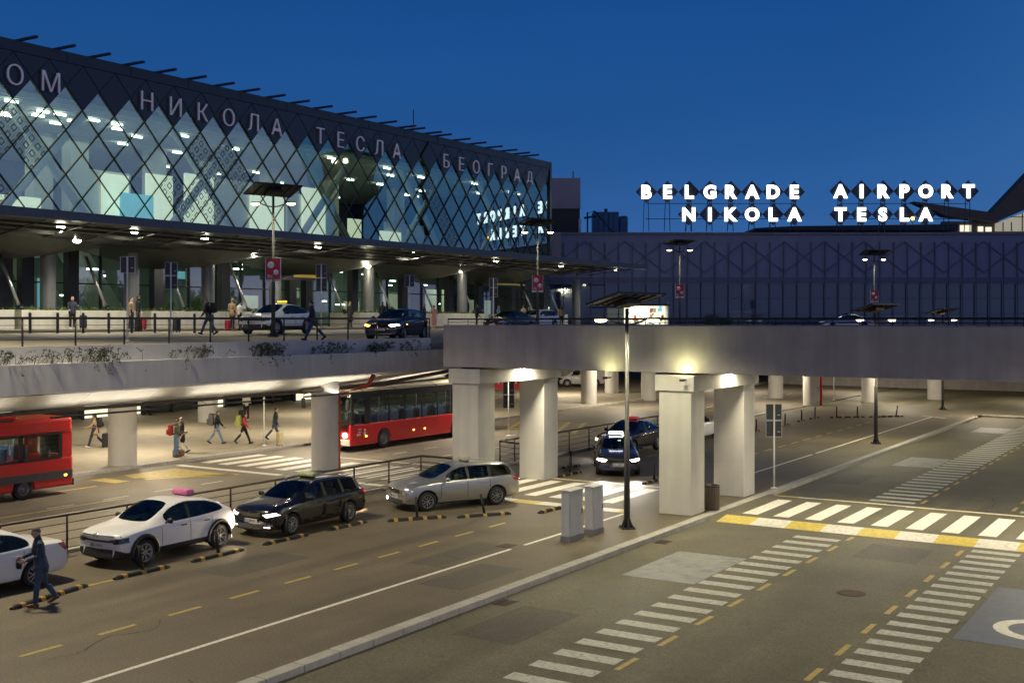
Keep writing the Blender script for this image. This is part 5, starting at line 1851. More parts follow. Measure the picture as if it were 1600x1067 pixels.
car('silver estate taxi pulling out over the crossing with one fog lamp lit', 'car', 'parked_car', (-23.1, 32.8, 0), ND - .47,
    wagon('car_silver', L=4.77, H=1.5, reg='BG 1418 TX', taxi=('taxi_grey', 2.75, .24, .60, .17), dec2=chrome_lines(2, .40, .63, .71) + [('fog_light', [(.54, .38), (.70, .38), (.70, .30), (.54, .30)], 'front', 'head_on', False)], extra=[ringvw, beams(420, -5, (1, .58, .34), (1,), .36)]))
car('white saloon cut by the left edge beside the man in denim', 'car', 'parked_car', (-25.3, 15.95, 0), ND,
    saloon('car_white', reg='BG 1104 TX'))
car('dark saloon with both headlights glaring between the piers', 'car', 'parked_car', (-22.5, 43.9, 0), ND + .52,
    wagon('car_grey', reg='BG 1180 LI', hlm='head_on', L=4.3, rails=None, taxi=('taxi_lit', 2.35, .2, .62, .16), dec=[d_ for d_ in saloon('x')['dec'][:2]] + [('tail_light', [(3.9, .98), (4.2, .96), (4.2, .80), (4.0, .82)], 'side', 'tail_red', True)], dec2=chrome_lines(3, .30, .45, .57),
          extra=[rings4, frame_grille, beams(320, -16)]) | dict(st=[tuple([s_[0] * .93, *s_[1:]]) for s_ in wagon('x')['st']], ax=(.84, 3.36), handles=(2.02, 2.88), doors=(1.3, 2.25, 3.05)))
car('black crossover with a red roof sign half hidden by the lamp pole', 'car', 'parked_car', (-25.2, 50.6, 0), ND - .02,
    crossover('car_black', reg='BG 1593 TX', hlm='head_soft', taxi=('taxi_red', 2.5, .26, .62, .14), extra=[beams(60)]))
car('white saloon seen from the side behind the nearer pier', 'car', 'parked_car', (-24.9, 57.4, 0), PI / 2 + .05, saloon('car_white', reg='BG 1207 TX'))
x, y = P(433, 57.4)
car('white crossover taxi with a yellow roof sign on the upper road', 'car', 'parked_car', (x, y, zdeck(x)), ND + .15, crossover('car_white', reg='BG 1880 TX', taxi=('taxi_yellow', 2.6, .22, .5, .13), extra=[chev]))
x, y = P(620, 55.0)
car('black hatchback with an orange indicator lit on the upper road', 'car', 'parked_car', (x, y, zdeck(x) - .03), ND + .25,
    hatch('car_navy', reg='BG 1651 LK', hlm=('blink_on', 'head_on'), dec2=[('side_indicator', [(1.12, .74), (1.22, .74), (1.22, .70), (1.12, .70)], 'side', 'blink_on', True), ('tail_light', [(3.80, .94), (3.93, .93), (3.93, .88), (3.84, .88)], 'side', 'tail_on', True)], extra=[beams(20, -8, (1, .6, .3))]))
x, y = P(797, 80)
car('black saloon in front of two people at the end of the upper road', 'car', 'parked_car', (x, y, 5.62), ND, saloon('car_black'))
x, y = P(838, 87)
car('white estate car partly behind the red board post on the upper road', 'car', 'parked_car', (x, y, 5.72), ND, wagon('car_white'))
x, y = P(1322, 98)
car('pale blue and white saloon alone on the upper deck at the right', 'car', 'parked_car', (x, y, 5.45), HEAD + PI + .05, saloon('car_silver', dec2=[('side_stripe', [(.9, .80), (4.2, .86), (4.2, .70), (.9, .64)], 'side', 'plate_blue', True)], taxi=('plate_blue', 2.4, .2, .9, .1)))

# van under the deck
def van(lab, loc, rz):
    L, w = 4.45, .92
    d = crossover('car_white', L=L)
    d.update(clad=False, belt=1.0, st=[(0, .34, .62, .72, .70, .5, ''), (.05, .25, .78, .88, .80, .5, ''), (.35, .22, .92, 1.02, .88, .5, ''), (.85, .22, 1.0, 1.12, .91, .5, 'W'), (1.30, .22, 1.02, 1.52, .92, .72, 'WG'), (1.70, .22, 1.02, 1.74, .92, .74, 'G'), (2.10, .22, 1.02, 1.80, .92, .75, ''),
             (3.4, .22, 1.02, 1.80, .92, .76, ''), (4.2, .22, 1.02, 1.76, .92, .76, ''), (4.38, .26, 1.0, 1.70, .90, .74, ''), (4.45, .3, .98, 1.60, .86, .70, '')], ax=(.85, 3.5), doors=(1.25, 2.1), handles=(1.95,), mirror=1.35)
    d['dec'] = d['dec'][:2]
    return car(lab, 'van', 'parked_van', loc, rz, d)
x, y = P(908, 109)
van('white panel van parked far back under the upper deck', (-51.5 + 0, 92.0, .13) if 0 else (x, y, .13), HEAD + PI)

# ---- buses
def bus(lab, name, loc, L, W, H, red_top, glass_bot, glass_top, panes, doors, axles, r, roof_m, route=None, frontglass=True, mini=False):
    t = thing(name, lab, 'bus', loc, 0)
    # y runs from the front (0) to the rear (L); x=0 is the side towards the camera, body goes to -W
    b = bmesh.new()
    def rb(x0, x1, y0, y1, z0, z1, ch, seg=4):
        return MB().box(x0, x1, y0, y1, z0, z1, ch=ch)
    low = MB().box(-W, 0, 0, L, .30, glass_bot, ch=.10 if mini else .05)
    o = low.build('lower_body', M['bus_red'], t)
    cutm = MB()
    for ya in axles:
        for xs in (-.02, -W + .02):
            cutm.lathe([(r + .07, -.30), (r + .07, .30)], 28, T=Matrix.Translation((xs, ya, r)) @ Matrix.Rotation(PI / 2, 4, 'Y'))
    cut = cutm.build('cut', M['plastic_black'])
    bo = o.modifiers.new('b', 'BOOLEAN'); bo.operation = 'DIFFERENCE'; bo.object = cut; bo.solver = 'EXACT'
    cut.parent = t
    bpy.context.view_layer.update()
    me = bpy.data.meshes.new_from_object(o.evaluated_get(bpy.context.evaluated_depsgraph_get()))
    o.modifiers.clear(); o.data = me
    bpy.data.objects.remove(cut)
    # window zone: pillars, glass
    pm = 'bus_red' if mini else 'plastic_black'
    for side in (0, 1):
        x0, x1 = (-.06, -.012) if side == 0 else (-W + .012, -W + .06)
        ys = [0.10] + [y for p in panes for y in p] + [L - .06]
        bb = MB()
        for k in range(0, len(ys), 2):
            bb.box(x0, x1, ys[k], ys[k + 1], glass_bot - .02, glass_top + .02)
        bb.build('pillars', M[pm], t)
        for (ya, yb) in panes:
            xg = -.022 if side == 0 else -W + .022
            MB().face([(xg, ya, glass_bot), (xg, yb, glass_bot), (xg, yb, glass_top), (xg, ya, glass_top)]).build('window', M['bus_glass'], t)
            if not mini:
                xx = -.016 if side == 0 else -W + .002
                MB().box(xx - .006, xx + .014, ya, yb, glass_bot + (glass_top - glass_bot) * .62, glass_bot + (glass_top - glass_bot) * .62 + .035).build('window_bar', M['plastic_black'], t)
    top = MB()
    top.box(-W, 0, 0, L, glass_top, H, ch=.14 if mini else .10)
    top.build('roof', M[roof_m], t)
    if not mini:
        MB().box(-W - .012, .012, .04, L - .04, glass_top - .02, glass_top + .30).build('roof_band', M['plastic_black'], t)
        MB().box(-W * .85, -W * .15, L * .3, L * .75, H - .01, H + .16, ch=.06).build('roof_unit', M[roof_m], t)
    else:
        MB().box(-W * .85, -W * .15, L * .30, L * .72, H - .01, H + .20, ch=.07).build('roof_unit', M['bus_red'], t)
        MB().box(.0, .015, -.0, L - .05, .62, .90).build('side_trim', M['grey_trim'], t)
        bb = MB()
        ys = [panes[0][0] - .12] + [y for p in panes for y in p] + [panes[-1][1] + .12]
        for k in range(0, len(ys), 2):
            bb.box(-.010, .006, ys[k], ys[k + 1], glass_bot - .06, glass_top + .06)
        bb.box(-.010, .006, panes[0][0], panes[-1][1], glass_bot - .08, glass_bot)
        bb.box(-.010, .006, panes[0][0], panes[-1][1], glass_top, glass_top + .08)
        bb.build('window_surround', M['plastic_black'], t)
    # ends
    for yv, nm in ((0, 'front'), (L, 'rear')):
        s = -1 if yv == 0 else 1
        if nm == 'front' and not mini:
            MB().box(-W + .08, -.08, yv - .03, yv + .02, 1.02, H - .42, ch=.02).build('windscreen', M['bus_glass'], t)
            MB().box(-W + .08, -.08, yv - .035, yv + .02, H - .42, H - .12, ch=.02).build('destination_display', M['plastic_black'], t)
            MB().box(-W + .02, -.02, yv - .05, yv + .02, .32, .62, ch=.02).build('bumper', M['bus_cream'], t)
            for xs in (-.32, -W + .32):
                MB().ball((xs, yv - .02, .82), .16, .05, .12).build('headlight', M['head_on'], t)
            lamp('SPOT', (-W / 2, -.2, .8), 60, (1, .95, .85), .1, t, target=(-W / 2, -8, 0), spot=100, blend=.8)
            for xs in (.16, -W - .16):
                q = MB()
                q.tube([(xs * .3 if xs > 0 else -W + .1, .0, H - .25), (xs, -.35, H - .35), (xs, -.38, H - .55)], .025, 6)
                q.box(xs - .10, xs + .10, -.44, -.34, H - 1.05, H - .55, ch=.03)
                q.build('mirror', M['plastic_black'], t)
        elif nm == 'rear':
            MB().box(-W + .15, -.15, yv - .03, yv + .015, 1.5 if not mini else glass_bot, H - .45).build('rear_window', M['car_glass'], t)
            for xs in (-.16, -W + .16):
                MB().box(xs - .07, xs + .07, yv - .02, yv + .02, .8, 1.25, ch=.01).build('tail_light', M['tail_red'], t)
            MB().box(-W + .02, -.02, yv - .02, yv + .05, .3, .55, ch=.02).build('bumper', M['grey_trim'], t)
    if mini:
        MB().box(-W + .1, -.1, -.03, .02, 1.2, 2.0).build('windscreen', M['car_glass'], t)
    for ya in axles:
        for xs in (-.14, -W + .14):
            s = 1 if xs > -.5 else -1
            T = Matrix.Translation((xs, ya, r)) @ Matrix.Rotation(s * PI / 2, 4, 'Y')
            q = MB().lathe([(r * .55, -.13), (r * .92, -.13), (r, -.09), (r, .09), (r * .94, .13), (r * .6, .125)], 28, T=T, close=False).build('wheel', M['tyre'], t)
            q2 = MB()
            q2.lathe([(r * .60, .12), (r * .55, .13), (r * .5, .05), (r * .30, .02), (r * .28, .10), (0, .10)], 24, T=T, close=False)
            for k in range(8):
                a = 2 * PI * k / 8
                q2.lathe([(.022, .02), (.022, .07), (0, .07)], 6, T=T @ Matrix.Translation((r * .4 * math.cos(a), r * .4 * math.sin(a), 0)), close=False)
            q2.build('rim', M['grey_metal'], q)
    for ym in ([1.2, L * .42, L * .5, L * .8] if not mini else [L - .35, L * .52]):
        MB().box(-.005, .018, ym - .06, ym + .06, .68, .75, ch=.005).build('side_marker', M['blink_on'], t)
    # inside
    MB().box(-W + .1, -.1, .3, L - .2, .9, .95).build('cabin_floor', M['cloth_grey'], t)
    q = MB()
    rnd = random.Random(3)
    y = 1.6
    while y < L - 1:
        for xs in (-.5, -1.0, -W + .5):
            q.box(xs - .2, xs + .2, y, y + .12, .95, glass_bot + .42, ch=.03)
        y += .82
    q.build('seats', M['cloth_blue'], t)
    q = MB()
    for k, y in enumerate([L * f for f in (.12, .36, .47, .58, .72, .86)]):
        q.box(-.6, -.25, y, y + .32, .95, glass_bot + rnd.uniform(.35, .7), ch=.12)
    q.build('luggage_heap', M['cloth_grey'], t)
    q = MB()
    for y in (L * .24, L * .5, L * .72):
        q.tube([(-.55, y, .95), (-.55, y, glass_top)], .02, 6)
    q.build('grab_poles', M['taxi_yellow' if 0 else 'steel'], t)
    MB().box(-W + .3, -.3, .6, L - .5, glass_top - .03, glass_top - .01).build('cabin_lights', M['inner_white'], t)
    lamp('AREA', (-W / 2, L / 2, glass_top - .06), 22 if not mini else 16, (.9, .95, 1), .5, t, shape=(1.2, L * .7))
    return t
cb = bus('red city bus with a black window band standing under the deck', 'city_bus', (-36.25, 42.75, 0), 12.0, 2.5, 3.12, 1.4, 1.32, 2.62,
    [(.28, 1.15), (1.55, 3.0), (3.08, 4.3), (4.38, 5.75), (5.83, 7.15), (7.23, 8.6), (8.68, 10.0), (10.08, 11.7)], [], (2.62, 8.9), .48, 'bus_cream')
# emblem by the front wheel
q = MB()
for a, c, w_, h_ in ((1.10, 1.02, .10, .10), (1.10, .84, .16, .16), (.72, 1.08, .22, .06), (.70, .95, .24, .05), (.70, .82, .12, .10), (.55, .82, .10, .10)):
    MB().box(.002, .010, a - w_ / 2, a + w_ / 2, c - h_ / 2, c + h_ / 2).build('emblem', M['banner_white'], cb)
q = MB()
q.tube([(-.05, .5, 2.85), (-.05, 2.2, 2.92), (-.05, 3.4, 2.86), (-.05, 5.6, 2.94), (-.05, 7, 2.88), (-.05, 11, 2.93)], .03, 5)
mb = bus('red minibus with dark windows driving out at the left edge', 'minibus', (-36.55, 19.9, 0), 7.5, 2.1, 2.85, 1.4, 1.42, 2.22, [(.6, 1.9), (2.1, 3.6), (3.75, 5.25), (5.4, 6.9)], [], (1.2, 5.45), .38, 'bus_red', mini=True)
bx_, by_ = P(776, 84)
t = thing('site_fence', 'red topped wire fence seen between the two columns of the far pier', 'fence', (bx_, by_, 0), HEAD)
MB().box(-2.2, 2.2, -.03, .03, 1.35, 2.15).build('banner', M['banner_red'], t)
q = MB()
for i in range(14):
    xx = -2.1 + i * .32
    q.box(xx - .05, xx + .05, -.045, -.031, 1.75, 2.08)
q.build('print', M['banner_white'], t)
q = MB()
for i in range(18):
    q.tube([(-2.2 + i * .26, 0, 0), (-2.2 + i * .26, 0, 1.35)], .010, 4)
for i in range(6):
    q.tube([(-2.2, 0, .1 + i * .24), (2.2, 0, .1 + i * .24)], .010, 4)
q.build('mesh', M['grey_metal'], t)
# ================================================================ people
def person(lab, loc, rz, h=1.75, legs=(0, 0), knees=(3, 3), arms=(4, -4), elbows=(12, 12), lean=0, look=0, top='cloth_black', bottom='cloth_denim', shoes='shoe_black', hair='hair_dark', long_hair=False,
           coat=0, out=(7, 7), group=None, slim=1.0, bare_arms=False, ankle='', across=(0, 0), hood=None):
    """one continuous body grown round a posed skeleton; x forward, y to the left"""
    k = h / 1.75
    L = R(lean)
    def tilt(p):                        # lean the trunk about the hips
        x, y, z = p
        dz = z - .93
        return Vector((x * math.cos(L) + dz * math.sin(L), y, .93 + dz * math.cos(L) - x * math.sin(L)))
    seg = []                            # (material, list of points, list of radii)
    hipw, shw = .092 * slim, .185 * slim
    feet = []
    for s, a, kn in ((1, legs[0], knees[0]), (-1, legs[1], knees[1])):
        hip = Vector((0, s * hipw, .93))
        a_, b_ = R(a), R(a - kn)
        knee = hip + Vector((math.sin(a_), 0, -math.cos(a_))) * .43
        ank = knee + Vector((math.sin(b_), 0, -math.cos(b_))) * .42
        t_ = b_ * .75
        fw = Vector((math.cos(t_), s * .12, math.sin(t_)))
        toe = ank + fw * .17 + Vector((0, 0, -.045))
        heel = ank - fw * .055 + Vector((0, 0, -.045))
        ball_ = ank + fw * .10 + Vector((0, 0, -.05))
        feet += [toe.z - .032, heel.z - .036]
        seg.append((bottom, [hip + Vector((0, -s * .01, .05)), hip.lerp(knee, .45), knee, knee.lerp(ank, .3), ank.lerp(knee, .1)], [.102 * slim, .088 * slim, .067, .065, .056]))
        seg.append((shoes, [heel, ank + Vector((0, 0, -.03)), ball_, toe], [.038, .046, .044, .03]))
    seg.append((bottom, [Vector((0, 0, .90)), tilt((0, 0, 1.02))], [(.145 * slim, .112), (.150 * slim, .112)]))
    seg.append((top, [tilt((0, 0, .97)), tilt((0, 0, 1.10)), tilt((.005, 0, 1.26)), tilt((0, 0, 1.38)), tilt((-.01, 0, 1.455))], [(.162 * slim, .122), (.150 * slim, .118), (.178 * slim, .128), (.185 * slim, .112), (.075, .07)]))
    if coat:
        seg.append((top, [tilt((0, 0, 1.05)), Vector((0, 0, .93)), Vector((math.sin(R(legs[0] + legs[1])) * .1, 0, .93 - coat))], [(.168 * slim, .132), (.190 * slim, .150), (.205 * slim, .172)]))
    seg.append((top, [tilt((-.012, 0, 1.45)), tilt((-.006, 0, 1.50))], [(.080, .076), (.074, .070)]))
    neck, head = tilt((0, 0, 1.43)), tilt((.015, 0, 1.62))
    lk = R(look)
    hd = Matrix.Rotation(lk + L * .3, 3, 'Y')
    seg.append(('skin', [neck, tilt((.012, 0, 1.55))], [.056, .052]))
    hands = []
    for s, a, eb, o, ac in ((1, arms[0], elbows[0], out[0], across[0]), (-1, arms[1], elbows[1], out[1], across[1])):
        sh = tilt((-.01, s * shw, 1.40))
        a_, e_, o_ = R(a) + L * .0, R(a + eb), R(o)
        el_ = sh + Vector((math.sin(a_), s * math.sin(o_), -math.cos(a_) * math.cos(o_))).normalized() * .29
        f_ = Vector((math.sin(e_), -s * R(ac), -math.cos(e_))).normalized()
        wr = el_ + f_ * .255
        seg.append((top, [sh + Vector((0, -s * .04, .0)), sh + Vector((0, s * .005, -.03)), sh.lerp(el_, .5)], [.078, .074, .062]))
        seg.append(('skin' if bare_arms else top, [sh.lerp(el_, .5), el_, wr.lerp(el_, .12)], [.059, .054, .041]))
        side = Vector((0, 1, 0)).cross(f_).normalized()          # palm faces inward; fingers lie in a row fore and aft
        palm = wr + f_ * .085
        seg.append(('skin', [wr, wr + f_ * .03, palm], [.027, (.024, .036) if abs(f_.z) < .7 else (.036, .024), .030]))
        for q, (ofs, ln) in enumerate(((-.030, .070), (-.010, .082), (.010, .078), (.030, .060))):
            b0 = palm + side * ofs - f_ * .01
            b1 = b0 + f_ * ln * .55 + Vector((0, -s * .012, 0))
            b2 = b1 + f_ * ln * .45 + Vector((0, -s * .022, 0))
            seg.append(('skin', [b0, b1, b2], [.0105, .0098, .0085]))
        th = wr + f_ * .03 + side * -.025
        seg.append(('skin', [th, th + f_ * .035 - side * .028 + Vector((0, -s * .012, 0)), th + f_ * .066 - side * .030 + Vector((0, -s * .02, 0))], [.014, .012, .010]))
        hands.append(palm + f_ * .04)
    if hood: seg.append((hood, [tilt((-.09, 0, 1.44)), tilt((-.05, 0, 1.50))], [.085, .06]))
    drop = -min(feet)
    b = MB()
    T3 = Matrix.Scale(k, 4) @ Matrix.Translation((0, 0, drop))
    for m, pts, rs in seg:
        b.tube([T3 @ p for p in pts], [tuple(q * k for q in r) if isinstance(r, tuple) else r * k for r in rs], 12 if len(pts) > 2 and not isinstance(rs[0], tuple) else 16, up=(1, 0, 0) if isinstance(rs[0], tuple) else None)
        for i in (0, -1):
            r = rs[i]
            rx, ry = (r if isinstance(r, tuple) else (r, r))
            b.ball(T3 @ pts[i], ry * k, rx * k, min(rx, ry) * k * (.8), nu=10, nv=6)
    hm = hd
    def hp(x, y, z): return T3 @ (head + hm @ Vector((x, y, z)))
    TH = (hm.to_4x4())
    b.ball(T3 @ head, .098 * k, .076 * k, .115 * k, nu=14, nv=10, T=TH)
    b.ball(hp(.035, 0, -.065), .062 * k, .056 * k, .058 * k, T=TH)
    b.tube([hp(.085, 0, .015), hp(.108, 0, -.022), hp(.09, 0, -.034)], [.011 * k, .016 * k, .012 * k], 6)
    for s in (1, -1):
        b.ball(hp(-.005, s * .078, -.01), .022 * k, .012 * k, .034 * k, nu=8, nv=5)
    tmp = b.build('body', M['skin'])
    rmx = tmp.modifiers.new('r', 'REMESH')
    rmx.mode = 'VOXEL'
    rmx.voxel_size = .0105 * k
    smx = tmp.modifiers.new('s', 'SMOOTH')
    smx.factor, smx.iterations = .5, 3
    bpy.context.view_layer.update()
    me = bpy.data.meshes.new_from_object(tmp.evaluated_get(bpy.context.evaluated_depsgraph_get()))
    bpy.data.objects.remove(tmp)
    names = sorted({m for m, _, _ in seg} | {'skin'})
    me.materials.clear()
    for m in names: me.materials.append(M[m])
    import numpy as np
    nF = len(me.polygons)
    cen = np.zeros(nF * 3, 'f')
    me.polygons.foreach_get('center', cen)
    cen = cen.reshape(-1, 3)
    best = np.full(nF, 1e9)
    mi = np.zeros(nF, 'i')
    def consider(A, B, ra, rb, m):
        nonlocal best, mi
        A, B = np.array(A), np.array(B)
        d = B - A
        t_ = np.clip(((cen - A) @ d) / max(d @ d, 1e-9), 0, 1)
        dist = np.linalg.norm(cen - (A + t_[:, None] * d), axis=1) - (ra + (rb - ra) * t_)
        w_ = dist < best
        best = np.where(w_, dist, best)
        mi = np.where(w_, names.index(m), mi)
    def mean(r): return (sum(r) / 2 if isinstance(r, tuple) else r) * k
    for m, pts, rs in seg:
        for i in range(len(pts) - 1):
            consider(T3 @ pts[i], T3 @ pts[i + 1], mean(rs[i]), mean(rs[i + 1]), m)
    consider(T3 @ head, hp(.035, 0, -.065), .09 * k, .06 * k, 'skin')
    me.polygons.foreach_set('material_index', mi.astype('i'))
    me.polygons.foreach_set('use_smooth', [True] * nF)
    t = bpy.data.objects.new('person', me)
    me.name = 'person'
    COL.objects.link(t)
    t.location = loc
    t.rotation_euler = (0, 0, rz)
    tag(t, lab, 'person', group)
    # hair: a cap over crown and back of the head
    b = MB()
    vs, fs = [], []
    nu, nv = 18, 9
    for j in range(nv + 1):
        for i in range(nu):
            th = 2 * PI * i / nu
            fr_ = (1 + math.cos(th)) / 2          # 1 at the forehead
            phm = R(150 if long_hair else 112) * (1 - fr_) + R(52 if long_hair else 44) * fr_
            ph = phm * j / nv
            rr_ = 1.05 + (.10 if long_hair and fr_ < .6 else 0)
            vs.append(hp(math.sin(ph) * math.cos(th) * .098 * rr_ - .004, math.sin(ph) * math.sin(th) * .076 * rr_ * 1.04, math.cos(ph) * .115 * rr_ + (.0 if not long_hair or ph < 1.6 else -.05 * (ph - 1.6))))
    for j in range(nv):
        for i in range(nu):
            i2 = (i + 1) % nu
            fs.append((j * nu + i, j * nu + i2, (j + 1) * nu + i2, (j + 1) * nu + i))
    b.mesh(vs, fs, 0, True)
    if long_hair:
        b.tube([hp(-.06, 0, -.02), hp(-.095, 0, -.12), hp(-.09, 0, -.24)], [(.07 * k, .05 * k), (.085 * k, .04 * k), (.05 * k, .02 * k)], 10, up=(1, 0, 0))
    b.build('hair', M[hair], t)
    b = MB()
    for s in (1, -1):
        b = MB().ball(hp(.086, s * .032, .012), .009 * k, .011 * k, .007 * k, nu=8, nv=5)
        b.build('eye', M['eye_dark'], t)
    b = MB().tube([hp(.083, -.022, -.072), hp(.093, 0, -.07), hp(.083, .022, -.072)], .005 * k, 5)
    b.build('mouth', M['dirt_brown'], t)
    t['hands'] = 0
    W = Matrix.Translation(loc) @ Matrix.Rotation(rz, 4, 'Z') @ T3
    return t, [W @ p for p in hands], W @ tilt((-.12, 0, 1.27))

def suitcase(lab, loc, rz, m, h=.62, handle=None, w=.42, d=.25):
    t = thing('suitcase', lab, 'suitcase', loc, rz, 'wheeled suitcases')
    b = MB()
    b.box(-d / 2, d / 2, -w / 2, w / 2, .06, h, ch=.035)
    for i in range(4):
        y = -w / 2 + w * (i + .5) / 4
        b.box(d / 2 - .004, d / 2 + .008, y - .012, y + .012, .10, h - .05)
        b.box(-d / 2 - .008, -d / 2 + .004, y - .012, y + .012, .10, h - .05)
    b.build('shell', M[m], t)
    for sx_ in (-1, 1):
        for sy_ in (-1, 1):
            MB().tube([(sx_ * (d / 2 - .05), sy_ * (w / 2 - .05), .03), (sx_ * (d / 2 - .05), sy_ * (w / 2 - .05) + .03, .03)], .03, 8).build('wheel', M['rubber'], t)
    q = MB()
    for s in (-1, 1):
        q.tube([(-d / 2 + .03, s * .11, h - .02), (-d / 2 + .03, s * .11, 1.0)], .010, 6)
    q.tube([(-d / 2 + .03, -.12, 1.0), (-d / 2 + .03, .12, 1.0)], .015, 6)
    q.build('handle', M['grey_metal'], t)
    return t
def backpack(lab, at, rz, m, s=1.0):
    t = thing('backpack', lab, 'backpack', at, rz, None)
    b = MB().box(-.20 * s, .03, -.155 * s, .155 * s, -.26 * s, .24 * s, ch=.07)
    b.build('sack', M[m], t)
    MB().box(-.27 * s, -.17 * s, -.12 * s, .12 * s, -.22 * s, .02, ch=.04).build('pocket', M[m], t)
    for q in (-1, 1):
        MB().tube([(.0, q * .10, .20 * s), (.12, q * .13, .24), (.27, q * .13, .10), (.24, q * .14, -.12), (.05, q * .14, -.2 * s)], .02, 6).build('strap', M['cloth_black'], t)
    return t

LEFT, RIGHT = HEAD + PI, HEAD               # facing left / right across the view
G0 = .0
# man in denim beside the white saloon
m_, hs, bk = person('man in a denim jacket and jeans with brown shoes walking past the white saloon', (-22.75, 16.2, 0), LEFT + .55, 1.80, legs=(12, -13), knees=(6, 20), arms=(10, 16), elbows=(62, 58), lean=7, look=18,
                    top='cloth_jacket', bottom='cloth_denim', shoes='shoe_brown', hair='hair_grey', coat=.10, across=(22, 22), slim=1.12, out=(12, 12))
c = (hs[0] + hs[1]) / 2
t = thing('bag', 'small dark pouch held in both hands by the man in denim', 'bag', c + Vector((0, 0, -.06)), LEFT + .55)
MB().box(-.06, .05, -.10, .10, -.10, .06, ch=.03).build('pouch', M['cloth_black'], t)
MB().tube([(-.02, -.07, .05), (-.02, -.03, .10), (-.02, .03, .10), (-.02, .07, .05)], .010, 6).build('handle', M['cloth_black'], t)
PV = .13
def walk(px, d=None, at=None):
    return P(px, d) if at is None else at
# lower pavement
x, y = -47.6, 36.9
person('walker in grey top and wide dark trousers left of the round column, pulling a case', (x, y, PV), LEFT + .2, 1.74, legs=(22, -20), knees=(6, 24), arms=(28, -18), elbows=(40, 6), top='cloth_tan', bottom='cloth_navy', shoes='shoe_white', long_hair=True, coat=.16, slim=1.1)
suitcase('black upright suitcase behind the walker in white shoes', (x + .35, y + .35, PV), LEFT + .2, 'case_black', .70)
backpack('dark rucksack on the walker in white shoes', (x - math.cos(LEFT) * .16, y - math.sin(LEFT) * .16, PV + 1.25), LEFT + .2, 'cloth_black')
x, y = P(234, 76)
person('person in black standing far back with a black suitcase near the glass front', (x, y, PV), RIGHT + 1.2, 1.72, top='cloth_black', bottom='cloth_black', legs=(3, -3))
x2, y2 = P(224, 76)
suitcase('black suitcase standing far back left of the person in black', (x2, y2, PV), HEAD, 'case_black', .75)
person('man in a green jacket and jeans looking at a phone by the kerb', (-41.1, 36.3, PV), RIGHT + .1, 1.74, legs=(4, -3), knees=(4, 4), arms=(18, 14), elbows=(72, 70), look=24, lean=4, top='cloth_green', bottom='cloth_lightdenim', shoes='shoe_brown', across=(18, 18))
bkp = Vector((-41.1, 36.3, PV)) + Vector((-math.cos(RIGHT) * .17, -math.sin(RIGHT) * .17, 1.26))
backpack('dark red rucksack on the man looking at a phone', bkp, RIGHT + .1, 'cloth_red', 1.0)
x, y = P(284, 54.2)
person('person in a pale skirt half hidden behind the man with the phone', (x, y, PV), LEFT + .3, 1.72, legs=(16, -14), knees=(6, 18), top='cloth_black', bottom='cloth_white', hair='hair_grey', long_hair=True, coat=.25)
x, y = P(279, 53.2)
t = thing('bag', 'brown travel bag on the kerb at the feet of the man with the phone', 'bag', (x, y, PV), RIGHT)
MB().box(-.26, .26, -.14, .14, .0, .30, ch=.07).build('holdall', M['dirt_brown'], t)
MB().tube([(-.14, 0, .29), (-.10, 0, .42), (.10, 0, .42), (.14, 0, .29)], .015, 6).build('handle', M['cloth_black'], t)
person('young walker in a dark jacket and blue jeans, first of the three striding right', (-43.8, 41.3, PV), RIGHT + .1, 1.74, legs=(-24, 26), knees=(14, 6), arms=(20, -14), elbows=(20, 16), lean=5, top='cloth_black', bottom='cloth_lightdenim', shoes='shoe_black')
backpack('big grey rucksack on the first striding walker', Vector((-43.8, 41.3, PV)) + Vector((-math.cos(RIGHT) * .16, -math.sin(RIGHT) * .16, 1.26)), RIGHT + .1, 'cloth_grey', 1.2)
person('walker in a red and white top and black tights, second of the three', (-42.6, 42.0, PV), RIGHT, 1.66, legs=(24, -24), knees=(5, 18), arms=(-18, 20), elbows=(14, 22), lean=5, top='cloth_red', bottom='cloth_black', shoes='shoe_black', long_hair=True, slim=.92)
backpack('pale green rucksack on the walker in black tights', Vector((-42.6, 42.0, PV)) + Vector((-math.cos(RIGHT) * .16, -math.sin(RIGHT) * .16, 1.20)), RIGHT, 'cloth_lime', 1.1)
x, y = P(385, 72)
person('person in a white and black top standing farther back above the striding walkers', (x, y, PV), RIGHT - 1.2, 1.74, legs=(8, -6), top='cloth_white', bottom='cloth_black', shoes='shoe_white', arms=(20, 16), elbows=(70, 60))
x, y = P(377, 71)
suitcase('large black suitcase beside the person in white and black', (x, y, PV), HEAD, 'case_black', .72, w=.46)
x, y = -42.4, 44.0
person('man in a dark green sweater and jeans walking left with a cream suitcase behind him', (x, y, PV), LEFT + PI, 1.76, legs=(-26, 20), knees=(16, 5), arms=(-16, 12), elbows=(8, 12), lean=6, top='cloth_darkgreen', bottom='cloth_denim', shoes='shoe_black')
x2, y2 = P(437, 57.5)
suitcase('cream suitcase beside the thin sign post on the left pavement', (x2, y2, PV), HEAD + .6, 'case_cream', .68)
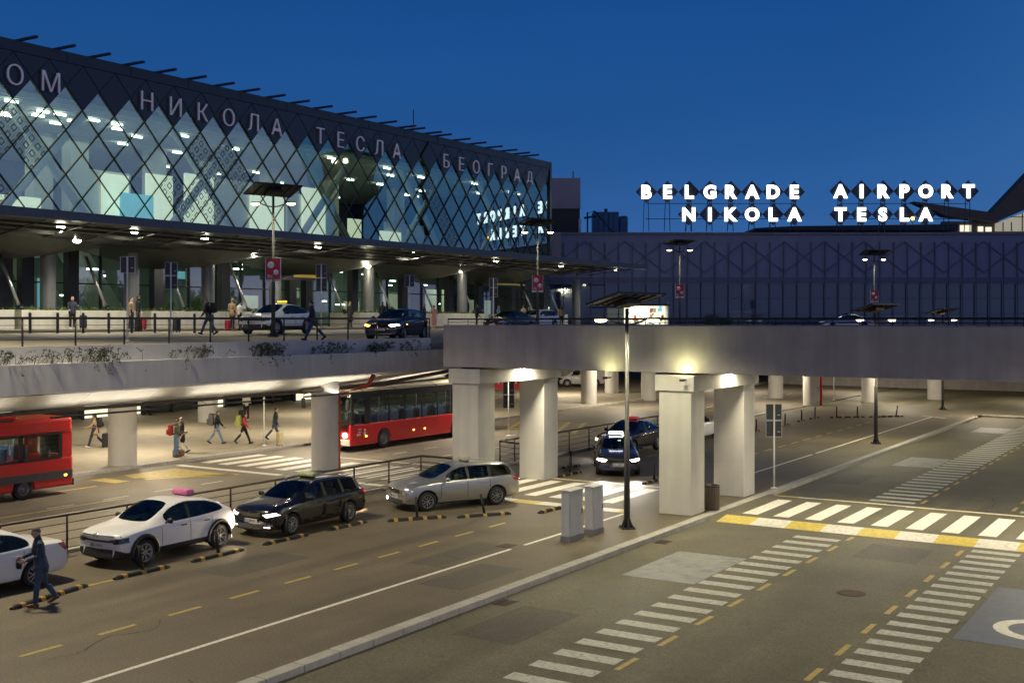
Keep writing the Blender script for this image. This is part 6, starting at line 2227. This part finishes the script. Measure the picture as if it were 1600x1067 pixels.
# upper road and pavement
DP = 5.93
def up(u, d): return (*P(u, d), DP if P(u, d)[0] < -48 else zdeck(P(u, d)[0]))
person('woman in a navy jacket and black trousers standing alone by a planter', up(113, 60), RIGHT - 1.0, 1.70, legs=(3, -3), arms=(24, 10), elbows=(85, 60), top='cloth_navy', bottom='cloth_black', shoes='shoe_white', hair='hair_blond', coat=.06)
suitcase('dark blue suitcase right of the lone woman', up(130, 59.5), HEAD, 'cloth_navy', .72)
person('man in a tan and black top, left one of the pair with suitcases', up(205, 61.5), RIGHT, 1.70, top='cloth_tan', bottom='cloth_black', legs=(6, -4))
person('man in black seen from behind, right one of the pair with suitcases', up(216, 60.5), RIGHT + .7, 1.76, top='cloth_black', bottom='cloth_black', legs=(4, -4))
suitcase('black suitcase in front of the pair', up(216, 58.5), HEAD, 'case_black', .75, w=.5)
suitcase('red suitcase at the right of the pair', up(224, 60), HEAD, 'case_red', .62, w=.3)
suitcase('dark suitcase standing alone right of the two panel sign', up(276, 58), HEAD + .8, 'cloth_navy', .72)
person('man in a black top and blue jeans walking left across the upper road', up(325, 54), LEFT, 1.75, legs=(-26, 26), knees=(10, 6), arms=(16, -16), elbows=(20, 14), lean=4, top='cloth_black', bottom='cloth_denim', hair='hair_grey')
backpack('black rucksack on the man in jeans crossing the upper road', Vector(up(325, 54)) + Vector((-math.cos(LEFT) * .16, -math.sin(LEFT) * .16, 1.27)), LEFT, 'cloth_black')
person('person in a beige coat beside the white car, left one of two', up(363, 66), RIGHT + 1.4, 1.70, top='cloth_tan', bottom='cloth_navy', hair='hair_blond', coat=.1, legs=(5, -3))
person('person in a pale top and black trousers beside the white car, right one of two', up(375, 65), RIGHT + 1.0, 1.70, top='cloth_white', bottom='cloth_black', legs=(6, -6))
suitcase('red suitcase beside the person in a beige coat', up(356, 64), HEAD, 'case_red', .6)
person('walker in a dark navy coat crossing behind the deck railing', up(489, 49.5), RIGHT + PI + .1, 1.78, legs=(24, -26), knees=(5, 18), arms=(14, -16), elbows=(14, 18), lean=5, top='cloth_navy', bottom='cloth_denim', shoes='shoe_black')
person('blond person in a long black coat standing left of the black hatchback', up(547, 76), RIGHT + 1.2, 1.70, top='cloth_black', bottom='cloth_black', hair='hair_blond', long_hair=True, coat=.45)
person('dark haired person partly hidden behind the roof of the black hatchback', up(598, 77), RIGHT + 1.6, 1.70, top='cloth_black', bottom='cloth_black')
person('grey haired man in a dark jacket right of the black hatchback', up(663, 78), LEFT, 1.74, top='cloth_navy', bottom='cloth_black', hair='hair_grey')
person('woman in a pink coat right of the black hatchback', up(678, 77), RIGHT + 1.4, 1.62, top='cloth_pink', bottom='cloth_pink', shoes='shoe_white', coat=.45, arms=(30, 20), elbows=(90, 60))
person('slim person in black behind the bridge corner', up(745, 80), RIGHT, 1.72, top='cloth_black', bottom='cloth_black', arms=(30, 10), elbows=(90, 30))
person('person in a pale blue shirt above the black saloon', up(779, 84), RIGHT + .4, 1.72, top='cloth_blue', bottom='cloth_navy', hair='hair_grey')
person('dark haired person behind the white estate car', up(818, 93), RIGHT + 2, 1.66, top='cloth_tan', bottom='cloth_navy')
person('person in a patterned brown top at the far end of the upper pavement', up(877, 90), RIGHT + 1.8, 1.76, top='cloth_tan', bottom='cloth_black', long_hair=True, slim=.95)
# driver figures are left to the dark of the cabins
# ================================================================ trees on the far side of the forecourt, seen mirrored in the glass
random.seed(31)
for i in range(8):
    a = R(30 + i * 5.6)
    dd = 105 + (i % 3) * 14
    x, y = -30 + math.sin(a) * dd * 1.1, 30 + math.cos(a) * dd * 1.15
    leafball('tree', 'dark leafy tree beyond the forecourt, mirrored in the terminal glass', 'tree', (x, y, -.1), 4.6 + (i % 3) * .8, 4.6 + (i % 4) * .9, 5200, 'tree_leaf', .34, 4.2, 'trees beyond the forecourt')
# unseen floodlight masts, added to light the roads from outside the view
for x, y, hgt, pw, tgt, sp_, lab in ((24, -14, 15, 4500, (-22, 32, 0), 100, 'added floodlight mast far behind the viewpoint on the right'), (-30.2, 17.0, 18, 16500, (-28.0, 18.5, 0), 106, 'added floodlight mast out of view beside the taxi lanes'),
                                (5.5, 21.5, 18, 9500, (3.5, 21.5, 0), 104, 'added floodlight mast out of view beside the right hand road'), (12, 62, 16, 16000, (6, 62, 0), 124, 'added floodlight mast out of view beyond the bridge')):
    t = thing('added_flood_mast', lab, 'mast', (x, y, -.12))
    MB().tube([(0, 0, 0), (0, 0, hgt)], [.16, .09], 12).build('pole', M['pole_grey'], t)
    MB().box(-.9, .9, -.12, .12, hgt - .05, hgt + .05).build('crossbar', M['dark_metal'], t)
    for q in (-.6, 0, .6):
        MB().box(q - .22, q + .22, -.1, .1, hgt + .06, hgt + .42, ch=.03).build('lamp_head', M['dark_metal'], t)
    lamp('SPOT', (0, 0, hgt - .5), pw, (1, .86, .56), .9, t, target=Vector(tgt) - Vector((x, y, -.12)), spot=sp_, blend=.35)

t = thing('control_tower', 'dark control tower beyond the forecourt, mirrored in the terminal glass', 'tower', (13, 152, -.1), .3)
MB().tube([(0, 0, 0), (0, 0, 18), (0, 0, 26)], [3.4, 2.4, 2.6], 10, smooth=False).build('shaft', M['inner_dark'], t)
MB().lathe([(2.6, 26), (5.2, 28.5), (5.2, 30), (0, 30)], 10, smooth=False, close=False).build('gallery', M['inner_dark'], t)
MB().lathe([(4.2, 30), (5.0, 34), (0, 34)], 10, smooth=False, close=False).build('cab', M['sign_back'], t)
MB().lathe([(0, 34), (5.4, 34), (5.4, 34.6), (1, 35.6), (0, 35.6)], 10, smooth=False, close=False).build('roof', M['inner_dark'], t)
for x, y in ((-4.2, -3.4), (-2.6, -4.6)):
    MB().ball((x, y, 33), .45).build('lamp', M['lamp_on'], t)
MB().tube([(0, 0, 35.5), (0, 0, 40)], [.12, .04], 6).build('mast', M['dark_metal'], t)
